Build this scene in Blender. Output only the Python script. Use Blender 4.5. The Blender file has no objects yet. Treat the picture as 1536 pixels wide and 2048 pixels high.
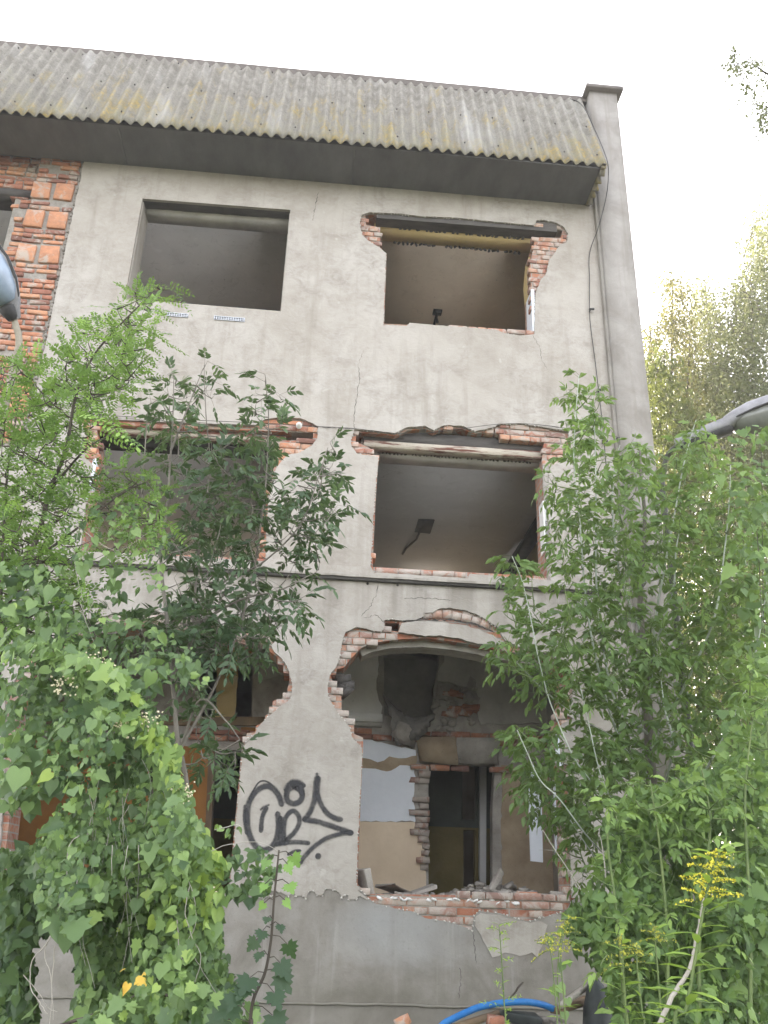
import bpy, bmesh, math, random
import numpy as np
from mathutils import Vector, Matrix, noise
from mathutils.geometry import intersect_point_tri_2d

# ------------------------------------------------------------ camera
FPX = 1764.0
PITCH, YAW, ROLL = [math.radians(a) for a in (23.63, 4.29, 1.80)]
CAM = np.array([0.0, -9.2, 1.6])
_cy, _sy, _cp, _sp = math.cos(YAW), math.sin(YAW), math.cos(PITCH), math.sin(PITCH)
FWD = np.array([_sy*_cp, _cy*_cp, _sp]); _r = np.array([_cy, -_sy, 0.0]); _u = np.cross(_r, FWD)
RGT = math.cos(ROLL)*_r + math.sin(ROLL)*_u; UPV = -math.sin(ROLL)*_r + math.cos(ROLL)*_u

sc = bpy.context.scene
col = sc.collection
cam_data = bpy.data.cameras.new('camera'); cam = bpy.data.objects.new('camera', cam_data); col.objects.link(cam)
cam_data.sensor_fit = 'VERTICAL'; cam_data.sensor_height = 36.0; cam_data.lens = 36.0*FPX/2048.0
cam_data.clip_start = 0.05; cam_data.clip_end = 2000
M4 = Matrix(((RGT[0], UPV[0], -FWD[0], CAM[0]), (RGT[1], UPV[1], -FWD[1], CAM[1]), (RGT[2], UPV[2], -FWD[2], CAM[2]), (0, 0, 0, 1)))
cam.matrix_world = M4
sc.camera = cam
sc.render.resolution_x = 768; sc.render.resolution_y = 1024

# ------------------------------------------------------------ light
SUN_EL, SUN_AZ = math.radians(17), math.radians(-14)     # behind the building, a little to its left (azimuth from +Y towards +X)
w = bpy.data.worlds.new("World"); sc.world = w; w.use_nodes = True
nt = w.node_tree; nt.nodes.clear()
sky = nt.nodes.new('ShaderNodeTexSky'); sky.sky_type = 'NISHITA'; sky.sun_disc = False
sky.sun_elevation = SUN_EL; sky.sun_rotation = SUN_AZ; sky.altitude = 100; sky.air_density = 1.0; sky.dust_density = 3.0; sky.ozone_density = 1.0
hs = nt.nodes.new('ShaderNodeHueSaturation'); hs.inputs['Saturation'].default_value = 0.30
bg = nt.nodes.new('ShaderNodeBackground'); bg.inputs['Strength'].default_value = 0.13
wo = nt.nodes.new('ShaderNodeOutputWorld')
tn = nt.nodes.new('ShaderNodeMix'); tn.data_type = 'RGBA'; tn.blend_type = 'MULTIPLY'; tn.inputs[0].default_value = 1.0; tn.inputs[7].default_value = (1.04, .985, .965, 1)   # warm tint on the sky colour, acts as white balance
nt.links.new(sky.outputs[0], hs.inputs['Color']); nt.links.new(hs.outputs[0], tn.inputs[6]); nt.links.new(tn.outputs[2], bg.inputs['Color']); nt.links.new(bg.outputs[0], wo.inputs['Surface'])
sd = bpy.data.lights.new('sun', 'SUN'); sd.energy = 2.0; sd.angle = math.radians(0.5); sd.color = (1.0, 0.86, 0.66)
so = bpy.data.objects.new('sun', sd); col.objects.link(so)
_sd = Vector((math.sin(SUN_AZ)*math.cos(SUN_EL), math.cos(SUN_AZ)*math.cos(SUN_EL), math.sin(SUN_EL)))
so.rotation_euler = _sd.to_track_quat('Z', 'Y').to_euler()
sc.view_settings.view_transform = 'Standard'; sc.view_settings.look = 'None'; sc.view_settings.gamma = 1.0
sc.view_settings.exposure = 3.36

# ------------------------------------------------------------ helpers
def ray(px, py):
    return RGT*(px-768)/FPX - UPV*(py-1024)/FPX + FWD
def at(px, py, Y=0.0):
    d = ray(px, py); return CAM + d*((Y-CAM[1])/d[1])
def xz(pts, Y=0.0):
    return [(float(q[0]), float(q[2])) for q in (at(p[0], p[1], Y) for p in pts)]
def path(pts):
    return np.array([at(*p) for p in pts])
rng = np.random.default_rng(7); random.seed(7)

def empty(name, loc=(0, 0, 0), parent=None):
    o = bpy.data.objects.new(name, None); col.objects.link(o); o.location = [float(v) for v in loc]
    o.empty_display_size = 0.1
    if parent: o.parent = parent
    return o
def tag(o, label=None, cat=None, group=None, kind=None):
    if label: o['label'] = label
    if cat: o['category'] = cat
    if group: o['group'] = group
    if kind: o['kind'] = kind
    return o
def link(name, me, mat, parent=None):
    o = bpy.data.objects.new(name, me); col.objects.link(o)
    if mat is not None:
        me.materials.append(mat)
    if parent is not None:
        o.parent = parent
        p = parent; off = Vector((0, 0, 0))
        while p is not None:
            off += p.location; p = p.parent
        o.matrix_parent_inverse = Matrix.Translation(-off)
    return o

class Acc:
    """collects geometry for ONE mesh object"""
    def __init__(s): s.v = []; s.l = []; s.n = []; s.a = []; s.c = 0
    def add(s, verts, faces, val=0.5):
        verts = np.asarray(verts, float).reshape(-1, 3)
        for f in faces:
            s.l.append(np.array(f)+s.c); s.n.append(np.array([len(f)]))
        s.v.append(verts); s.a.append(np.broadcast_to(np.asarray(val, float), (len(verts),)).copy()); s.c += len(verts)
    def raw(s, verts, loops, sizes, vals):
        s.v.append(verts); s.l.append(loops+s.c); s.n.append(sizes); s.a.append(vals); s.c += len(verts)
    def build(s, name, mat, parent=None, smooth=False):
        v = np.concatenate(s.v); l = np.concatenate(s.l).astype(np.int32); n = np.concatenate(s.n).astype(np.int32); a = np.concatenate(s.a)
        me = bpy.data.meshes.new(name)
        me.vertices.add(len(v)); me.vertices.foreach_set('co', v.astype(np.float32).ravel())
        me.loops.add(len(l)); me.loops.foreach_set('vertex_index', l)
        st = np.concatenate([[0], np.cumsum(n)[:-1]]).astype(np.int32)
        me.polygons.add(len(n)); me.polygons.foreach_set('loop_start', st)
        try: me.polygons.foreach_set('loop_total', n)
        except Exception: pass
        at_ = me.attributes.new('var', 'FLOAT', 'POINT'); at_.data.foreach_set('value', a.astype(np.float32))
        me.update(calc_edges=True); me.validate()
        if smooth: me.polygons.foreach_set('use_smooth', np.ones(len(me.polygons), bool))
        return link(name, me, mat, parent)

def box(acc, lo, hi, val=0.5, jit=0.0, rot=None, r=None):
    lo = np.array(lo, float); hi = np.array(hi, float)
    c = (lo+hi)/2; h = (hi-lo)/2
    s = np.array([(-1,-1,-1),(1,-1,-1),(1,1,-1),(-1,1,-1),(-1,-1,1),(1,-1,1),(1,1,1),(-1,1,1)], float)*h
    if jit: s = s + rng.normal(0, jit, s.shape)
    if rot is not None: s = s @ np.array(rot).T
    acc.add(s+c, [(0,3,2,1),(4,5,6,7),(0,1,5,4),(1,2,6,5),(2,3,7,6),(3,0,4,7)], val)

def rotm(ax, ang):
    return np.array(Matrix.Rotation(ang, 3, ax))

def tube(acc, pts, rad, seg=6, val=0.5, cap=True):
    pts = np.asarray(pts, float); n = len(pts); rad = np.broadcast_to(np.asarray(rad, float), (n,))
    T = np.gradient(pts, axis=0); T /= (np.linalg.norm(T, axis=1, keepdims=True)+1e-9)
    ref = np.array([0.3, 0.9, 0.2]) if abs(T[0] @ np.array([0.3, 0.9, 0.2])) < .9 else np.array([1., 0, 0])
    A = np.cross(T, ref); A /= (np.linalg.norm(A, axis=1, keepdims=True)+1e-9); B = np.cross(T, A)
    an = np.arange(seg)*2*math.pi/seg
    V = pts[:, None, :] + rad[:, None, None]*(np.cos(an)[None, :, None]*A[:, None, :]+np.sin(an)[None, :, None]*B[:, None, :])
    V = V.reshape(-1, 3)
    i = np.arange(n-1)[:, None]*seg; j = np.arange(seg)[None, :]; k = (j+1) % seg
    F = np.stack([i+j, i+k, i+seg+k, i+seg+j], -1).reshape(-1, 4)
    acc.raw(V, F.ravel(), np.full(len(F), 4), np.full(len(V), float(val)))
    if cap:
        acc.raw(V[:0], np.arange(seg)-len(V), np.array([seg]), np.zeros(0))
        acc.raw(V[:0], np.arange(seg)-seg, np.array([seg]), np.zeros(0))

def smooth_path(pts, n=6):
    pts = np.asarray(pts, float)
    if len(pts) < 3: 
        t = np.linspace(0, 1, n)[:, None]; return pts[0]*(1-t)+pts[-1]*t
    P = np.vstack([2*pts[0]-pts[1], pts, 2*pts[-1]-pts[-2]]); out = []
    for i in range(1, len(P)-2):
        for t in np.linspace(0, 1, n, endpoint=False):
            a, b, c, d = P[i-1], P[i], P[i+1], P[i+2]
            out.append(.5*((2*b)+(-a+c)*t+(2*a-5*b+4*c-d)*t*t+(-a+3*b-3*c+d)*t**3))
    out.append(pts[-1]); return np.array(out)

def ragged(pts, amp=0.012, step=0.05, closed=True):
    out = []; n = len(pts)
    for i in range(n if closed else n-1):
        a = pts[i]; b = pts[(i+1) % n]; d = math.dist(a, b); k = max(1, int(d/step))
        for j in range(k):
            t = j/k; x = a[0]+(b[0]-a[0])*t; z = a[1]+(b[1]-a[1])*t
            if j or amp > 0.008:
                x += random.uniform(-amp, amp); z += random.uniform(-amp, amp)
            out.append((x, z))
    if not closed: out.append(pts[-1])
    return out

def prism(name, outer, holes, y0, y1, mat, parent, bevel=0.0):
    """outline in (x, z) with holes, real thickness y0..y1"""
    cu = bpy.data.curves.new(name, 'CURVE'); cu.dimensions = '2D'; cu.fill_mode = 'BOTH'; cu.extrude = abs(y1-y0)/2-bevel
    if bevel: cu.bevel_depth = bevel; cu.bevel_resolution = 0; cu.offset = -bevel
    for poly in [outer]+list(holes):
        s = cu.splines.new('POLY'); s.points.add(len(poly)-1)
        for p, q in zip(s.points, poly): p.co = (q[0], q[1], 0, 1)
        s.use_cyclic_u = True
    o = bpy.data.objects.new(name, cu); col.objects.link(o)
    dg = bpy.context.evaluated_depsgraph_get(); me = bpy.data.meshes.new_from_object(o.evaluated_get(dg))
    bpy.data.objects.remove(o); bpy.data.curves.remove(cu)
    yc = (y0+y1)/2
    n = len(me.vertices); v = np.zeros(n*3, np.float32); me.vertices.foreach_get('co', v); v = v.reshape(-1, 3)
    v2 = np.stack([v[:, 0], yc+v[:, 2], v[:, 1]], 1); me.vertices.foreach_set('co', v2.ravel())
    bm = bmesh.new(); bm.from_mesh(me); bmesh.ops.remove_doubles(bm, verts=bm.verts, dist=1e-5); bmesh.ops.recalc_face_normals(bm, faces=bm.faces); bm.to_mesh(me); bm.free()
    me.name = name; me.materials.clear()
    me.polygons.foreach_set('use_smooth', np.zeros(len(me.polygons), bool))
    return link(name, me, mat, parent)

def inside(pt, poly):
    x, y = pt; c = False; n = len(poly); j = n-1
    for i in range(n):
        xi, yi = poly[i]; xj, yj = poly[j]
        if (yi > y) != (yj > y) and x < (xj-xi)*(y-yi)/(yj-yi+1e-12)+xi: c = not c
        j = i
    return c
def inside_np(X, Y, poly):
    c = np.zeros(X.shape, bool); n = len(poly); j = n-1
    for i in range(n):
        xi, yi = poly[i]; xj, yj = poly[j]
        if yi != yj:
            c ^= ((yi > Y) != (yj > Y)) & (X < (xj-xi)*(Y-yi)/(yj-yi)+xi)
        j = i
    return c

# ------------------------------------------------------------ materials
class NB:
    def __init__(s, name):
        s.m = bpy.data.materials.new(name); s.m.use_nodes = True; s.t = s.m.node_tree; s.t.nodes.clear()
        s.out = s.n('ShaderNodeOutputMaterial'); s.co = s.n('ShaderNodeTexCoord').outputs['Object']
    def n(s, ty, **k):
        o = s.t.nodes.new(ty)
        for a, b in k.items(): setattr(o, a, b)
        return o
    def L(s, a, b): s.t.links.new(a, b)
    def map(s, scale=(1, 1, 1), loc=(0, 0, 0), src=None):
        m = s.n('ShaderNodeMapping'); m.inputs['Scale'].default_value = scale; m.inputs['Location'].default_value = loc
        s.L(src or s.co, m.inputs['Vector']); return m.outputs[0]
    def noise(s, sc_, det=5, rough=.55, vec=None, dist=0.0):
        m = s.n('ShaderNodeTexNoise'); m.inputs['Scale'].default_value = sc_; m.inputs['Detail'].default_value = det
        m.inputs['Roughness'].default_value = rough; m.inputs['Distortion'].default_value = dist
        s.L(vec or s.co, m.inputs['Vector']); return m.outputs['Fac']
    def ramp(s, fac, stops, interp='LINEAR'):
        r = s.n('ShaderNodeValToRGB'); r.color_ramp.interpolation = interp; e = r.color_ramp.elements
        while len(e) < len(stops): e.new(0.5)
        for i, (p, c) in enumerate(stops):
            e[i].position = p; e[i].color = (c[0], c[1], c[2], 1) if hasattr(c, '__len__') else (c, c, c, 1)
        s.L(fac, r.inputs[0]); return r.outputs[0]
    def mix(s, fac, a, b, mode='MIX'):
        m = s.n('ShaderNodeMix', data_type='RGBA', blend_type=mode); m.clamp_result = False
        for sock, v in ((m.inputs[0], fac), (m.inputs[6], a), (m.inputs[7], b)):
            if isinstance(v, (int, float)): sock.default_value = v
            elif isinstance(v, tuple): sock.default_value = (v[0], v[1], v[2], 1)
            else: s.L(v, sock)
        return m.outputs[2]
    def math(s, op, a, b=0.0, clamp=False):
        m = s.n('ShaderNodeMath', operation=op); m.use_clamp = clamp
        for i, v in enumerate((a, b)):
            if isinstance(v, (int, float)): m.inputs[i].default_value = v
            else: s.L(v, m.inputs[i])
        return m.outputs[0]
    def attr(s, name='var'):
        a = s.n('ShaderNodeAttribute'); a.attribute_name = name; return a.outputs['Fac']
    def bump(s, h, st=.5, dist=.02, prev=None):
        b = s.n('ShaderNodeBump'); b.inputs['Strength'].default_value = st; b.inputs['Distance'].default_value = dist; s.L(h, b.inputs['Height'])
        if prev is not None: s.L(prev, b.inputs['Normal'])
        return b.outputs[0]
    def pbr(s, colr, rough=.9, bump=None, metal=0.0, spec=.3):
        p = s.n('ShaderNodeBsdfPrincipled')
        if isinstance(colr, tuple): p.inputs['Base Color'].default_value = (*colr, 1)
        else: s.L(colr, p.inputs['Base Color'])
        if isinstance(rough, (int, float)): p.inputs['Roughness'].default_value = rough
        else: s.L(rough, p.inputs['Roughness'])
        p.inputs['Metallic'].default_value = metal; p.inputs['Specular IOR Level'].default_value = spec
        if bump is not None: s.L(bump, p.inputs['Normal'])
        s.L(p.outputs[0], s.out.inputs['Surface']); return p

def m_plaster():
    b = NB('old_plaster')
    big = b.noise(.7, 4, .6); mid = b.noise(3.2, 6, .68, dist=.6); fine = b.noise(24, 6, .7)
    strk = b.noise(1.0, 5, .6, b.map((5.0, 5.0, .5))); trow = b.noise(9.0, 5, .65, b.map((1, 1, 1.6)), dist=1.2)
    c = b.ramp(mid, [(.28, (.25, .228, .202)), (.46, (.352, .328, .298)), (.66, (.44, .418, .388))])
    c = b.mix(b.ramp(trow, [(.42, 0), (.68, .7)]), c, (.445, .425, .398)); c = b.mix(b.ramp(trow, [(.25, .3), (.40, 0)]), c, (.25, .23, .2))
    c = b.mix(b.ramp(big, [(.40, .0), (.62, .6)]), c, (.315, .288, .25)); pw = b.noise(.55, 2, .4, b.map((1, 1, 1.3), (3.3, 0, 1.7))); c = b.mix(b.ramp(pw, [(.55, 0), (.575, .35)]), c, (.43, .405, .37))
    c = b.mix(b.ramp(strk, [(.52, 0), (.72, .55)]), c, (.24, .215, .18))
    c = b.mix(b.ramp(fine, [(.6, 0), (.78, .4)]), c, (.235, .215, .185))
    spots = b.noise(7, 2, .5)
    c = b.mix(b.ramp(spots, [(.70, 0), (.76, .4)]), c, (.5, .49, .46))
    # water stains running down below the string course and the sills
    sx = b.n('ShaderNodeSeparateXYZ'); b.L(b.co, sx.inputs[0])
    def stain(ztop, ln):
        t = b.math('DIVIDE', b.math('SUBTRACT', ztop, sx.outputs[2]), ln)
        inr = b.math('MULTIPLY', b.math('GREATER_THAN', t, 0.0), b.math('SUBTRACT', 1.0, t, True), True)
        col_ = b.ramp(b.noise(1, 4, .6, b.map((4.2, 1, .25))), [(.42, 0), (.6, 1)])
        return b.math('MULTIPLY', inr, col_)
    st = stain(4.84, .75)
    c = b.mix(b.math('MULTIPLY', st, .62), c, (.17, .155, .13))
    h = b.math('ADD', b.math('MULTIPLY', mid, .5), b.math('ADD', b.math('MULTIPLY', fine, .12), b.math('MULTIPLY', trow, .4)))
    b.pbr(c, .93, b.bump(h, .42, .022), spec=.2); return b.m
def m_plinth():
    b = NB('grey_plinth_render')
    mid = b.noise(2.4, 6, .65, dist=.5); fine = b.noise(34, 5, .7); big = b.noise(.9, 3, .5)
    c = b.ramp(mid, [(.3, (.18, .165, .145)), (.52, (.25, .235, .212)), (.72, (.32, .305, .283))])
    g = b.n('ShaderNodeTexGradient', gradient_type='SPHERICAL'); b.L(b.map((.95, 1, 2.0), (-1.15*.95, 0, -1.35*2.0)), g.inputs[0])
    pale = b.math('MULTIPLY', b.ramp(g.outputs['Fac'], [(.1, 0), (.6, 1)]), b.ramp(big, [(.35, .35), (.6, 1)]))
    c = b.mix(b.math('MULTIPLY', pale, .8), c, (.33, .335, .335))
    strk = b.noise(1, 5, .6, b.map((9, 1, .5)))
    c = b.mix(b.ramp(strk, [(.6, 0), (.8, .5)]), c, (.44, .43, .41))
    c = b.mix(b.ramp(fine, [(.58, 0), (.75, .5)]), c, (.15, .14, .125))
    sx = b.n('ShaderNodeSeparateXYZ'); b.L(b.co, sx.inputs[0])
    dirt = b.math('MULTIPLY', b.ramp(b.math('ADD', sx.outputs[2], b.math('MULTIPLY', b.noise(3.5, 5, .65), -1.3)), [(.0, 1), (.45, 0)]), .38); c = b.mix(dirt, c, (.13, .125, .09))
    drip = b.noise(1, 5, .6, b.map((6, 1, .35), (3, 0, 0))); c = b.mix(b.ramp(drip, [(.56, 0), (.74, .25)]), c, (.17, .155, .13))
    h = b.math('ADD', b.math('MULTIPLY', mid, .5), b.math('MULTIPLY', fine, .2))
    b.pbr(c, .93, b.bump(h, .5, .02), spec=.2); return b.m
def m_simple(name, c0, c1, sc_=6, rough=.85, bumps=.3, stops=(.3, .7), metal=0, spec=.3, stretch=(1, 1, 1), speck=None):
    b = NB(name); v = b.map(stretch); f = b.noise(sc_, 6, .65, v); fine = b.noise(sc_*8, 4, .7, v)
    c = b.ramp(f, [(stops[0], c0), (stops[1], c1)])
    if speck: c = b.mix(b.ramp(fine, [(.6, 0), (.72, .8)]), c, speck)
    h = b.math('ADD', f, b.math('MULTIPLY', fine, .3))
    b.pbr(c, rough, b.bump(h, bumps, .02), metal, spec); return b.m
def m_brick(nm='brick_clay', mort=.54, sat=1.0):
    b = NB(nm)
    v = b.attr(); f = b.noise(18, 6, .7); g = b.noise(60, 4, .7); w_ = b.noise(5.5, 5, .7, dist=.8)
    c = b.ramp(v, [(0, (.145, .062, .045)), (.22, (.31, .12, .08)), (.5, (.46, .18, .10)), (.75, (.60, .26, .13)), (.92, (.66, .35, .2)), (1, (.30, .22, .185))])
    c = b.mix(b.ramp(f, [(.35, .0), (.75, .55)]), c, (.15, .075, .055))
    c = b.mix(1-sat, c, (.33, .24, .21)); c = b.mix(b.ramp(w_, [(mort, 0), (mort+.12, .8)]), c, (.44, .41, .37))
    c = b.mix(b.ramp(g, [(.62, 0), (.72, .4)]), c, (.55, .45, .38))
    b.pbr(c, .92, b.bump(b.math('ADD', f, b.math('MULTIPLY', g, .4)), .6, .012), spec=.15); return b.m
def m_corebrick():
    b = NB('rough_masonry')
    s = b.n('ShaderNodeSeparateXYZ'); b.L(b.co, s.inputs[0]); cb = b.n('ShaderNodeCombineXYZ')
    b.L(b.math('ADD', s.outputs[0], s.outputs[1]), cb.inputs[0]); b.L(s.outputs[2], cb.inputs[1])
    br = b.n('ShaderNodeTexBrick'); b.L(cb.outputs[0], br.inputs['Vector']); br.inputs['Scale'].default_value = 1.0
    br.inputs['Brick Width'].default_value = .26; br.inputs['Row Height'].default_value = .077; br.inputs['Mortar Size'].default_value = .008
    br.inputs['Color1'].default_value = (.30, .12, .08, 1); br.inputs['Color2'].default_value = (.42, .2, .12, 1); br.inputs['Mortar'].default_value = (.3, .28, .25, 1)
    f = b.noise(7, 6, .7, dist=.7); c = b.mix(b.ramp(f, [(.45, 0), (.62, .85)]), br.outputs['Color'], (.36, .335, .3))
    h = b.math('ADD', b.math('MULTIPLY', br.outputs['Fac'], -.8), f)
    b.pbr(c, .93, b.bump(h, .6, .02), spec=.15); return b.m
def m_roof():
    b = NB('weathered_fibre_cement')
    mid = b.noise(5, 6, .7); fine = b.noise(45, 5, .75); mossn = b.noise(2.6, 5, .65, b.map((1.6, 1, .55)), dist=.4); tiny = b.noise(16, 4, .7)
    c = b.ramp(mid, [(.32, (.165, .155, .135)), (.5, (.24, .228, .205)), (.68, (.345, .332, .308))])
    c = b.mix(b.ramp(fine, [(.5, 0), (.66, .65)]), c, (.12, .114, .10))
    c = b.mix(b.ramp(fine, [(.28, .4), (.42, 0)]), c, (.42, .405, .38))
    s = b.n('ShaderNodeSeparateXYZ'); b.L(b.co, s.inputs[0])
    low = b.math('SUBTRACT', 1.0, b.math('DIVIDE', b.math('SUBTRACT', s.outputs[2], 10.5), 1.5), True)
    mk = b.math('MULTIPLY', b.ramp(b.math('ADD', mossn, b.math('MULTIPLY', low, .17)), [(.60, 0), (.75, 1)]), b.ramp(tiny, [(.36, .25), (.6, 1)]))
    c = b.mix(b.math('MULTIPLY', mk, .7), c, b.ramp(tiny, [(.4, (.22, .18, .055)), (.65, (.44, .31, .06))]))
    gr = b.math('MULTIPLY', b.ramp(b.math('ADD', mid, b.math('MULTIPLY', low, .16)), [(.57, 0), (.74, 1)]), .5)
    c = b.mix(gr, c, (.16, .155, .095))
    bright = b.noise(1.1, 3, .5, b.map((2.2, 1, .35), (4, 0, 0)))
    c = b.mix(b.ramp(bright, [(.56, 0), (.75, .35)]), c, (.6, .6, .6))
    b.pbr(c, .95, b.bump(b.math('ADD', mid, fine), .35, .01), spec=.15); return b.m
def m_leaf(name, dark, mid, light, trans=.35, gloss=.25, extra=None):
    b = NB(name); v = b.attr(); kk = 1.3 if 'far' not in name and 'birch' not in name and 'golden_l' not in name else .98; dark, mid, light = [tuple(min(.8, x*kk) for x in q) for q in (dark, mid, light)]
    n = b.noise(1.6, 3, .5)
    vv = b.math('ADD', b.math('MULTIPLY', v, .8), b.math('MULTIPLY', b.math('SUBTRACT', n, .4), .6), True)
    st = [(.1, dark), (.5, mid), (.86, light)]
    if extra: st.append((.99, extra))
    c = b.ramp(vv, st)
    d = b.n('ShaderNodeBsdfPrincipled'); b.L(c, d.inputs['Base Color']); d.inputs['Roughness'].default_value = .48; d.inputs['Specular IOR Level'].default_value = gloss
    t = b.n('ShaderNodeBsdfTranslucent'); b.L(b.mix(.5, c, (light[0]*1.5, light[1]*1.5, light[2]*1.1)), t.inputs['Color'])
    mx = b.n('ShaderNodeMixShader'); mx.inputs[0].default_value = trans; b.L(d.outputs[0], mx.inputs[1]); b.L(t.outputs[0], mx.inputs[2])
    b.L(mx.outputs[0], b.out.inputs['Surface']); return b.m
def m_spray():
    b = NB('black_spray_paint'); v = b.attr(); f = b.noise(9, 4, .6); g = b.noise(70, 3, .6)
    e = b.ramp(b.math('ADD', v, b.math('MULTIPLY', b.math('SUBTRACT', g, .5), .35)), [(.5, 1), (1.02, 0)])
    al = b.math('MULTIPLY', e, b.ramp(f, [(.35, .6), (.62, .98)]))
    d = b.n('ShaderNodeBsdfPrincipled'); d.inputs['Base Color'].default_value = (.022, .023, .028, 1); d.inputs['Roughness'].default_value = .6
    t = b.n('ShaderNodeBsdfTransparent'); mx = b.n('ShaderNodeMixShader'); b.L(al, mx.inputs[0]); b.L(t.outputs[0], mx.inputs[1]); b.L(d.outputs[0], mx.inputs[2])
    b.L(mx.outputs[0], b.out.inputs['Surface']); return b.m
def m_glass(name, c):
    b = NB(name); p = b.pbr(b.ramp(b.noise(6, 4), [(.3, tuple(x*.7 for x in c)), (.7, c)]), .25, spec=.6); return b.m

MP = m_plaster(); MPL = m_plinth(); MB = m_brick(sat=.8, mort=.51); MB2 = m_brick('limewashed_brick', .40, .36); MB3 = m_brick('smeared_brick', .45, .66); MCB = m_corebrick(); MR = m_roof()
M_mortar = m_simple('mortar', (.2, .185, .165), (.36, .34, .31), 9, .95, .6)
M_conc = m_simple('broken_concrete', (.21, .195, .175), (.44, .415, .38), 4, .95, .6, speck=(.1, .095, .09))
M_soffit = m_simple('dark_soffit_board', (.095, .096, .102), (.15, .15, .155), 1.5, .8, .15, stretch=(2.5, 1, 1))
M_flash = m_simple('brown_flashing', (.10, .088, .08), (.17, .15, .138), 3, .7, .2)
def m_pilaster():
    b = NB('pilaster_render'); mid = b.noise(3, 6, .65, dist=.5); st = b.noise(1.4, 5, .6, b.map((7, 7, .35))); fine = b.noise(40, 4, .7); blot = b.noise(.8, 4, .6)
    c = b.ramp(mid, [(.3, (.21, .195, .175)), (.5, (.265, .25, .23)), (.72, (.325, .31, .288))])
    c = b.mix(b.ramp(st, [(.5, 0), (.68, .5)]), c, (.2, .182, .155)); c = b.mix(b.ramp(blot, [(.5, 0), (.62, .4)]), c, (.34, .325, .3)); c = b.mix(b.ramp(fine, [(.62, 0), (.75, .4)]), c, (.2, .19, .17))
    sx = b.n('ShaderNodeSeparateXYZ'); b.L(b.co, sx.inputs[0])
    dirt = b.math('MULTIPLY', b.ramp(b.math('ADD', b.math('MULTIPLY', sx.outputs[2], .25), b.math('MULTIPLY', mid, -.5)), [(0, 1), (.35, 0)]), .55); c = b.mix(dirt, c, (.15, .145, .11))
    b.pbr(c, .93, b.bump(b.math('ADD', mid, b.math('MULTIPLY', fine, .3)), .45, .02), spec=.2); return b.m
M_pil = m_pilaster()
M_dark = m_simple('dark_tone', (.012, .012, .012), (.035, .033, .03), 6, .95, .2)  # near-black tone, also stands in for the beam shadow
M_crack = m_simple('crack_shadow', (.03, .028, .025), (.08, .075, .07), 20, 1, .1)
M_lint = m_simple('stained_lintel_and_shade', (.05, .047, .046), (.13, .122, .115), 2.2, .9, .4, stretch=(1, 4, 4))  # also colours the ledge shadow line and the shaded lintel recess
M_rust = m_simple('rusty_peeling_beam', (.13, .05, .035), (.46, .42, .35), 7, .85, .6, (.42, .55), stretch=(.35, 1, 3), speck=(.07, .03, .025))
def m_ceiling(name, base, dk):
    b = NB(name); f = b.noise(1.1, 5, .6); g = b.noise(4.5, 6, .7, dist=1.0); fine = b.noise(30, 3, .6)
    v = b.n('ShaderNodeTexVoronoi', feature='DISTANCE_TO_EDGE'); v.inputs['Scale'].default_value = 1.3; mp = b.n('ShaderNodeVectorMath', operation='ADD'); nn = b.n('ShaderNodeTexNoise'); nn.inputs['Scale'].default_value = 3; b.L(b.co, nn.inputs['Vector']); b.L(b.co, mp.inputs[0]); b.L(nn.outputs['Color'], mp.inputs[1]); b.L(mp.outputs[0], v.inputs['Vector'])
    c = b.ramp(f, [(.3, tuple(x*.82 for x in base)), (.7, base)]); c = b.mix(b.ramp(g, [(.58, 0), (.66, .5)]), c, dk); c = b.mix(b.ramp(g, [(.34, .25), (.42, 0)]), c, tuple(min(.8, x*1.2) for x in base))
    c = b.mix(b.math('MULTIPLY', b.ramp(v.outputs['Distance'], [(0, 1), (.012, 0)]), b.ramp(f, [(.55, 0), (.62, .45)])), c, (.2, .19, .18)); c = b.mix(b.ramp(fine, [(.68, 0), (.72, .6)]), c, (.15, .14, .13))
    b.pbr(c, .92, b.bump(b.math('ADD', f, b.ramp(g, [(.56, 1), (.6, 0)])), .3, .01), spec=.15); return b.m
M_ceil_g = m_ceiling('grey_ceiling', (.52, .52, .515), (.38, .38, .37))
M_ceil_d = m_ceiling('dull_ceiling', (.58, .56, .54), (.42, .40, .38))
M_ceil_b = m_ceiling('tan_ceiling', (.70, .60, .48), (.54, .45, .35))
M_ochre = m_simple('ochre_wall_paint', (.42, .32, .14), (.56, .44, .22), 3, .9, .3, speck=(.25, .2, .12))
M_orange = m_simple('orange_wall_paint', (.20, .09, .025), (.32, .15, .04), 2, .9, .3)
M_white = m_simple('white_wall_paint', (.62, .62, .61), (.82, .82, .82), 2, .9, .3, speck=(.5, .49, .47))
M_blue = m_simple('pale_blue_wall_paint', (.62, .66, .73), (.74, .78, .85), 2, .9, .3)
M_tan = m_simple('tan_dado_paint', (.60, .49, .36), (.72, .60, .46), 2, .9, .3)
M_grey = m_simple('old_grey_paint', (.30, .29, .27), (.48, .47, .44), 3, .9, .4)
M_olive = m_simple('olive_dado_paint', (.15, .12, .04), (.23, .18, .07), 2, .9, .3)
M_green = m_simple('dark_green_paint', (.07, .085, .075), (.12, .135, .12), 2, .9, .3)
M_wood = m_simple('old_timber', (.10, .07, .045), (.26, .19, .12), 4, .85, .4, stretch=(1, 1, .2))
M_bark = m_simple('grey_bark', (.10, .09, .075), (.24, .22, .19), 12, .9, .6, stretch=(1, 1, .25))
M_barkd = m_simple('dark_bark', (.035, .03, .024), (.11, .095, .075), 12, .9, .6, stretch=(1, 1, .25))
M_cane = m_simple('pale_green_cane', (.22, .26, .20), (.45, .48, .42), 8, .6, .2, stretch=(1, 1, .3))
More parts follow.
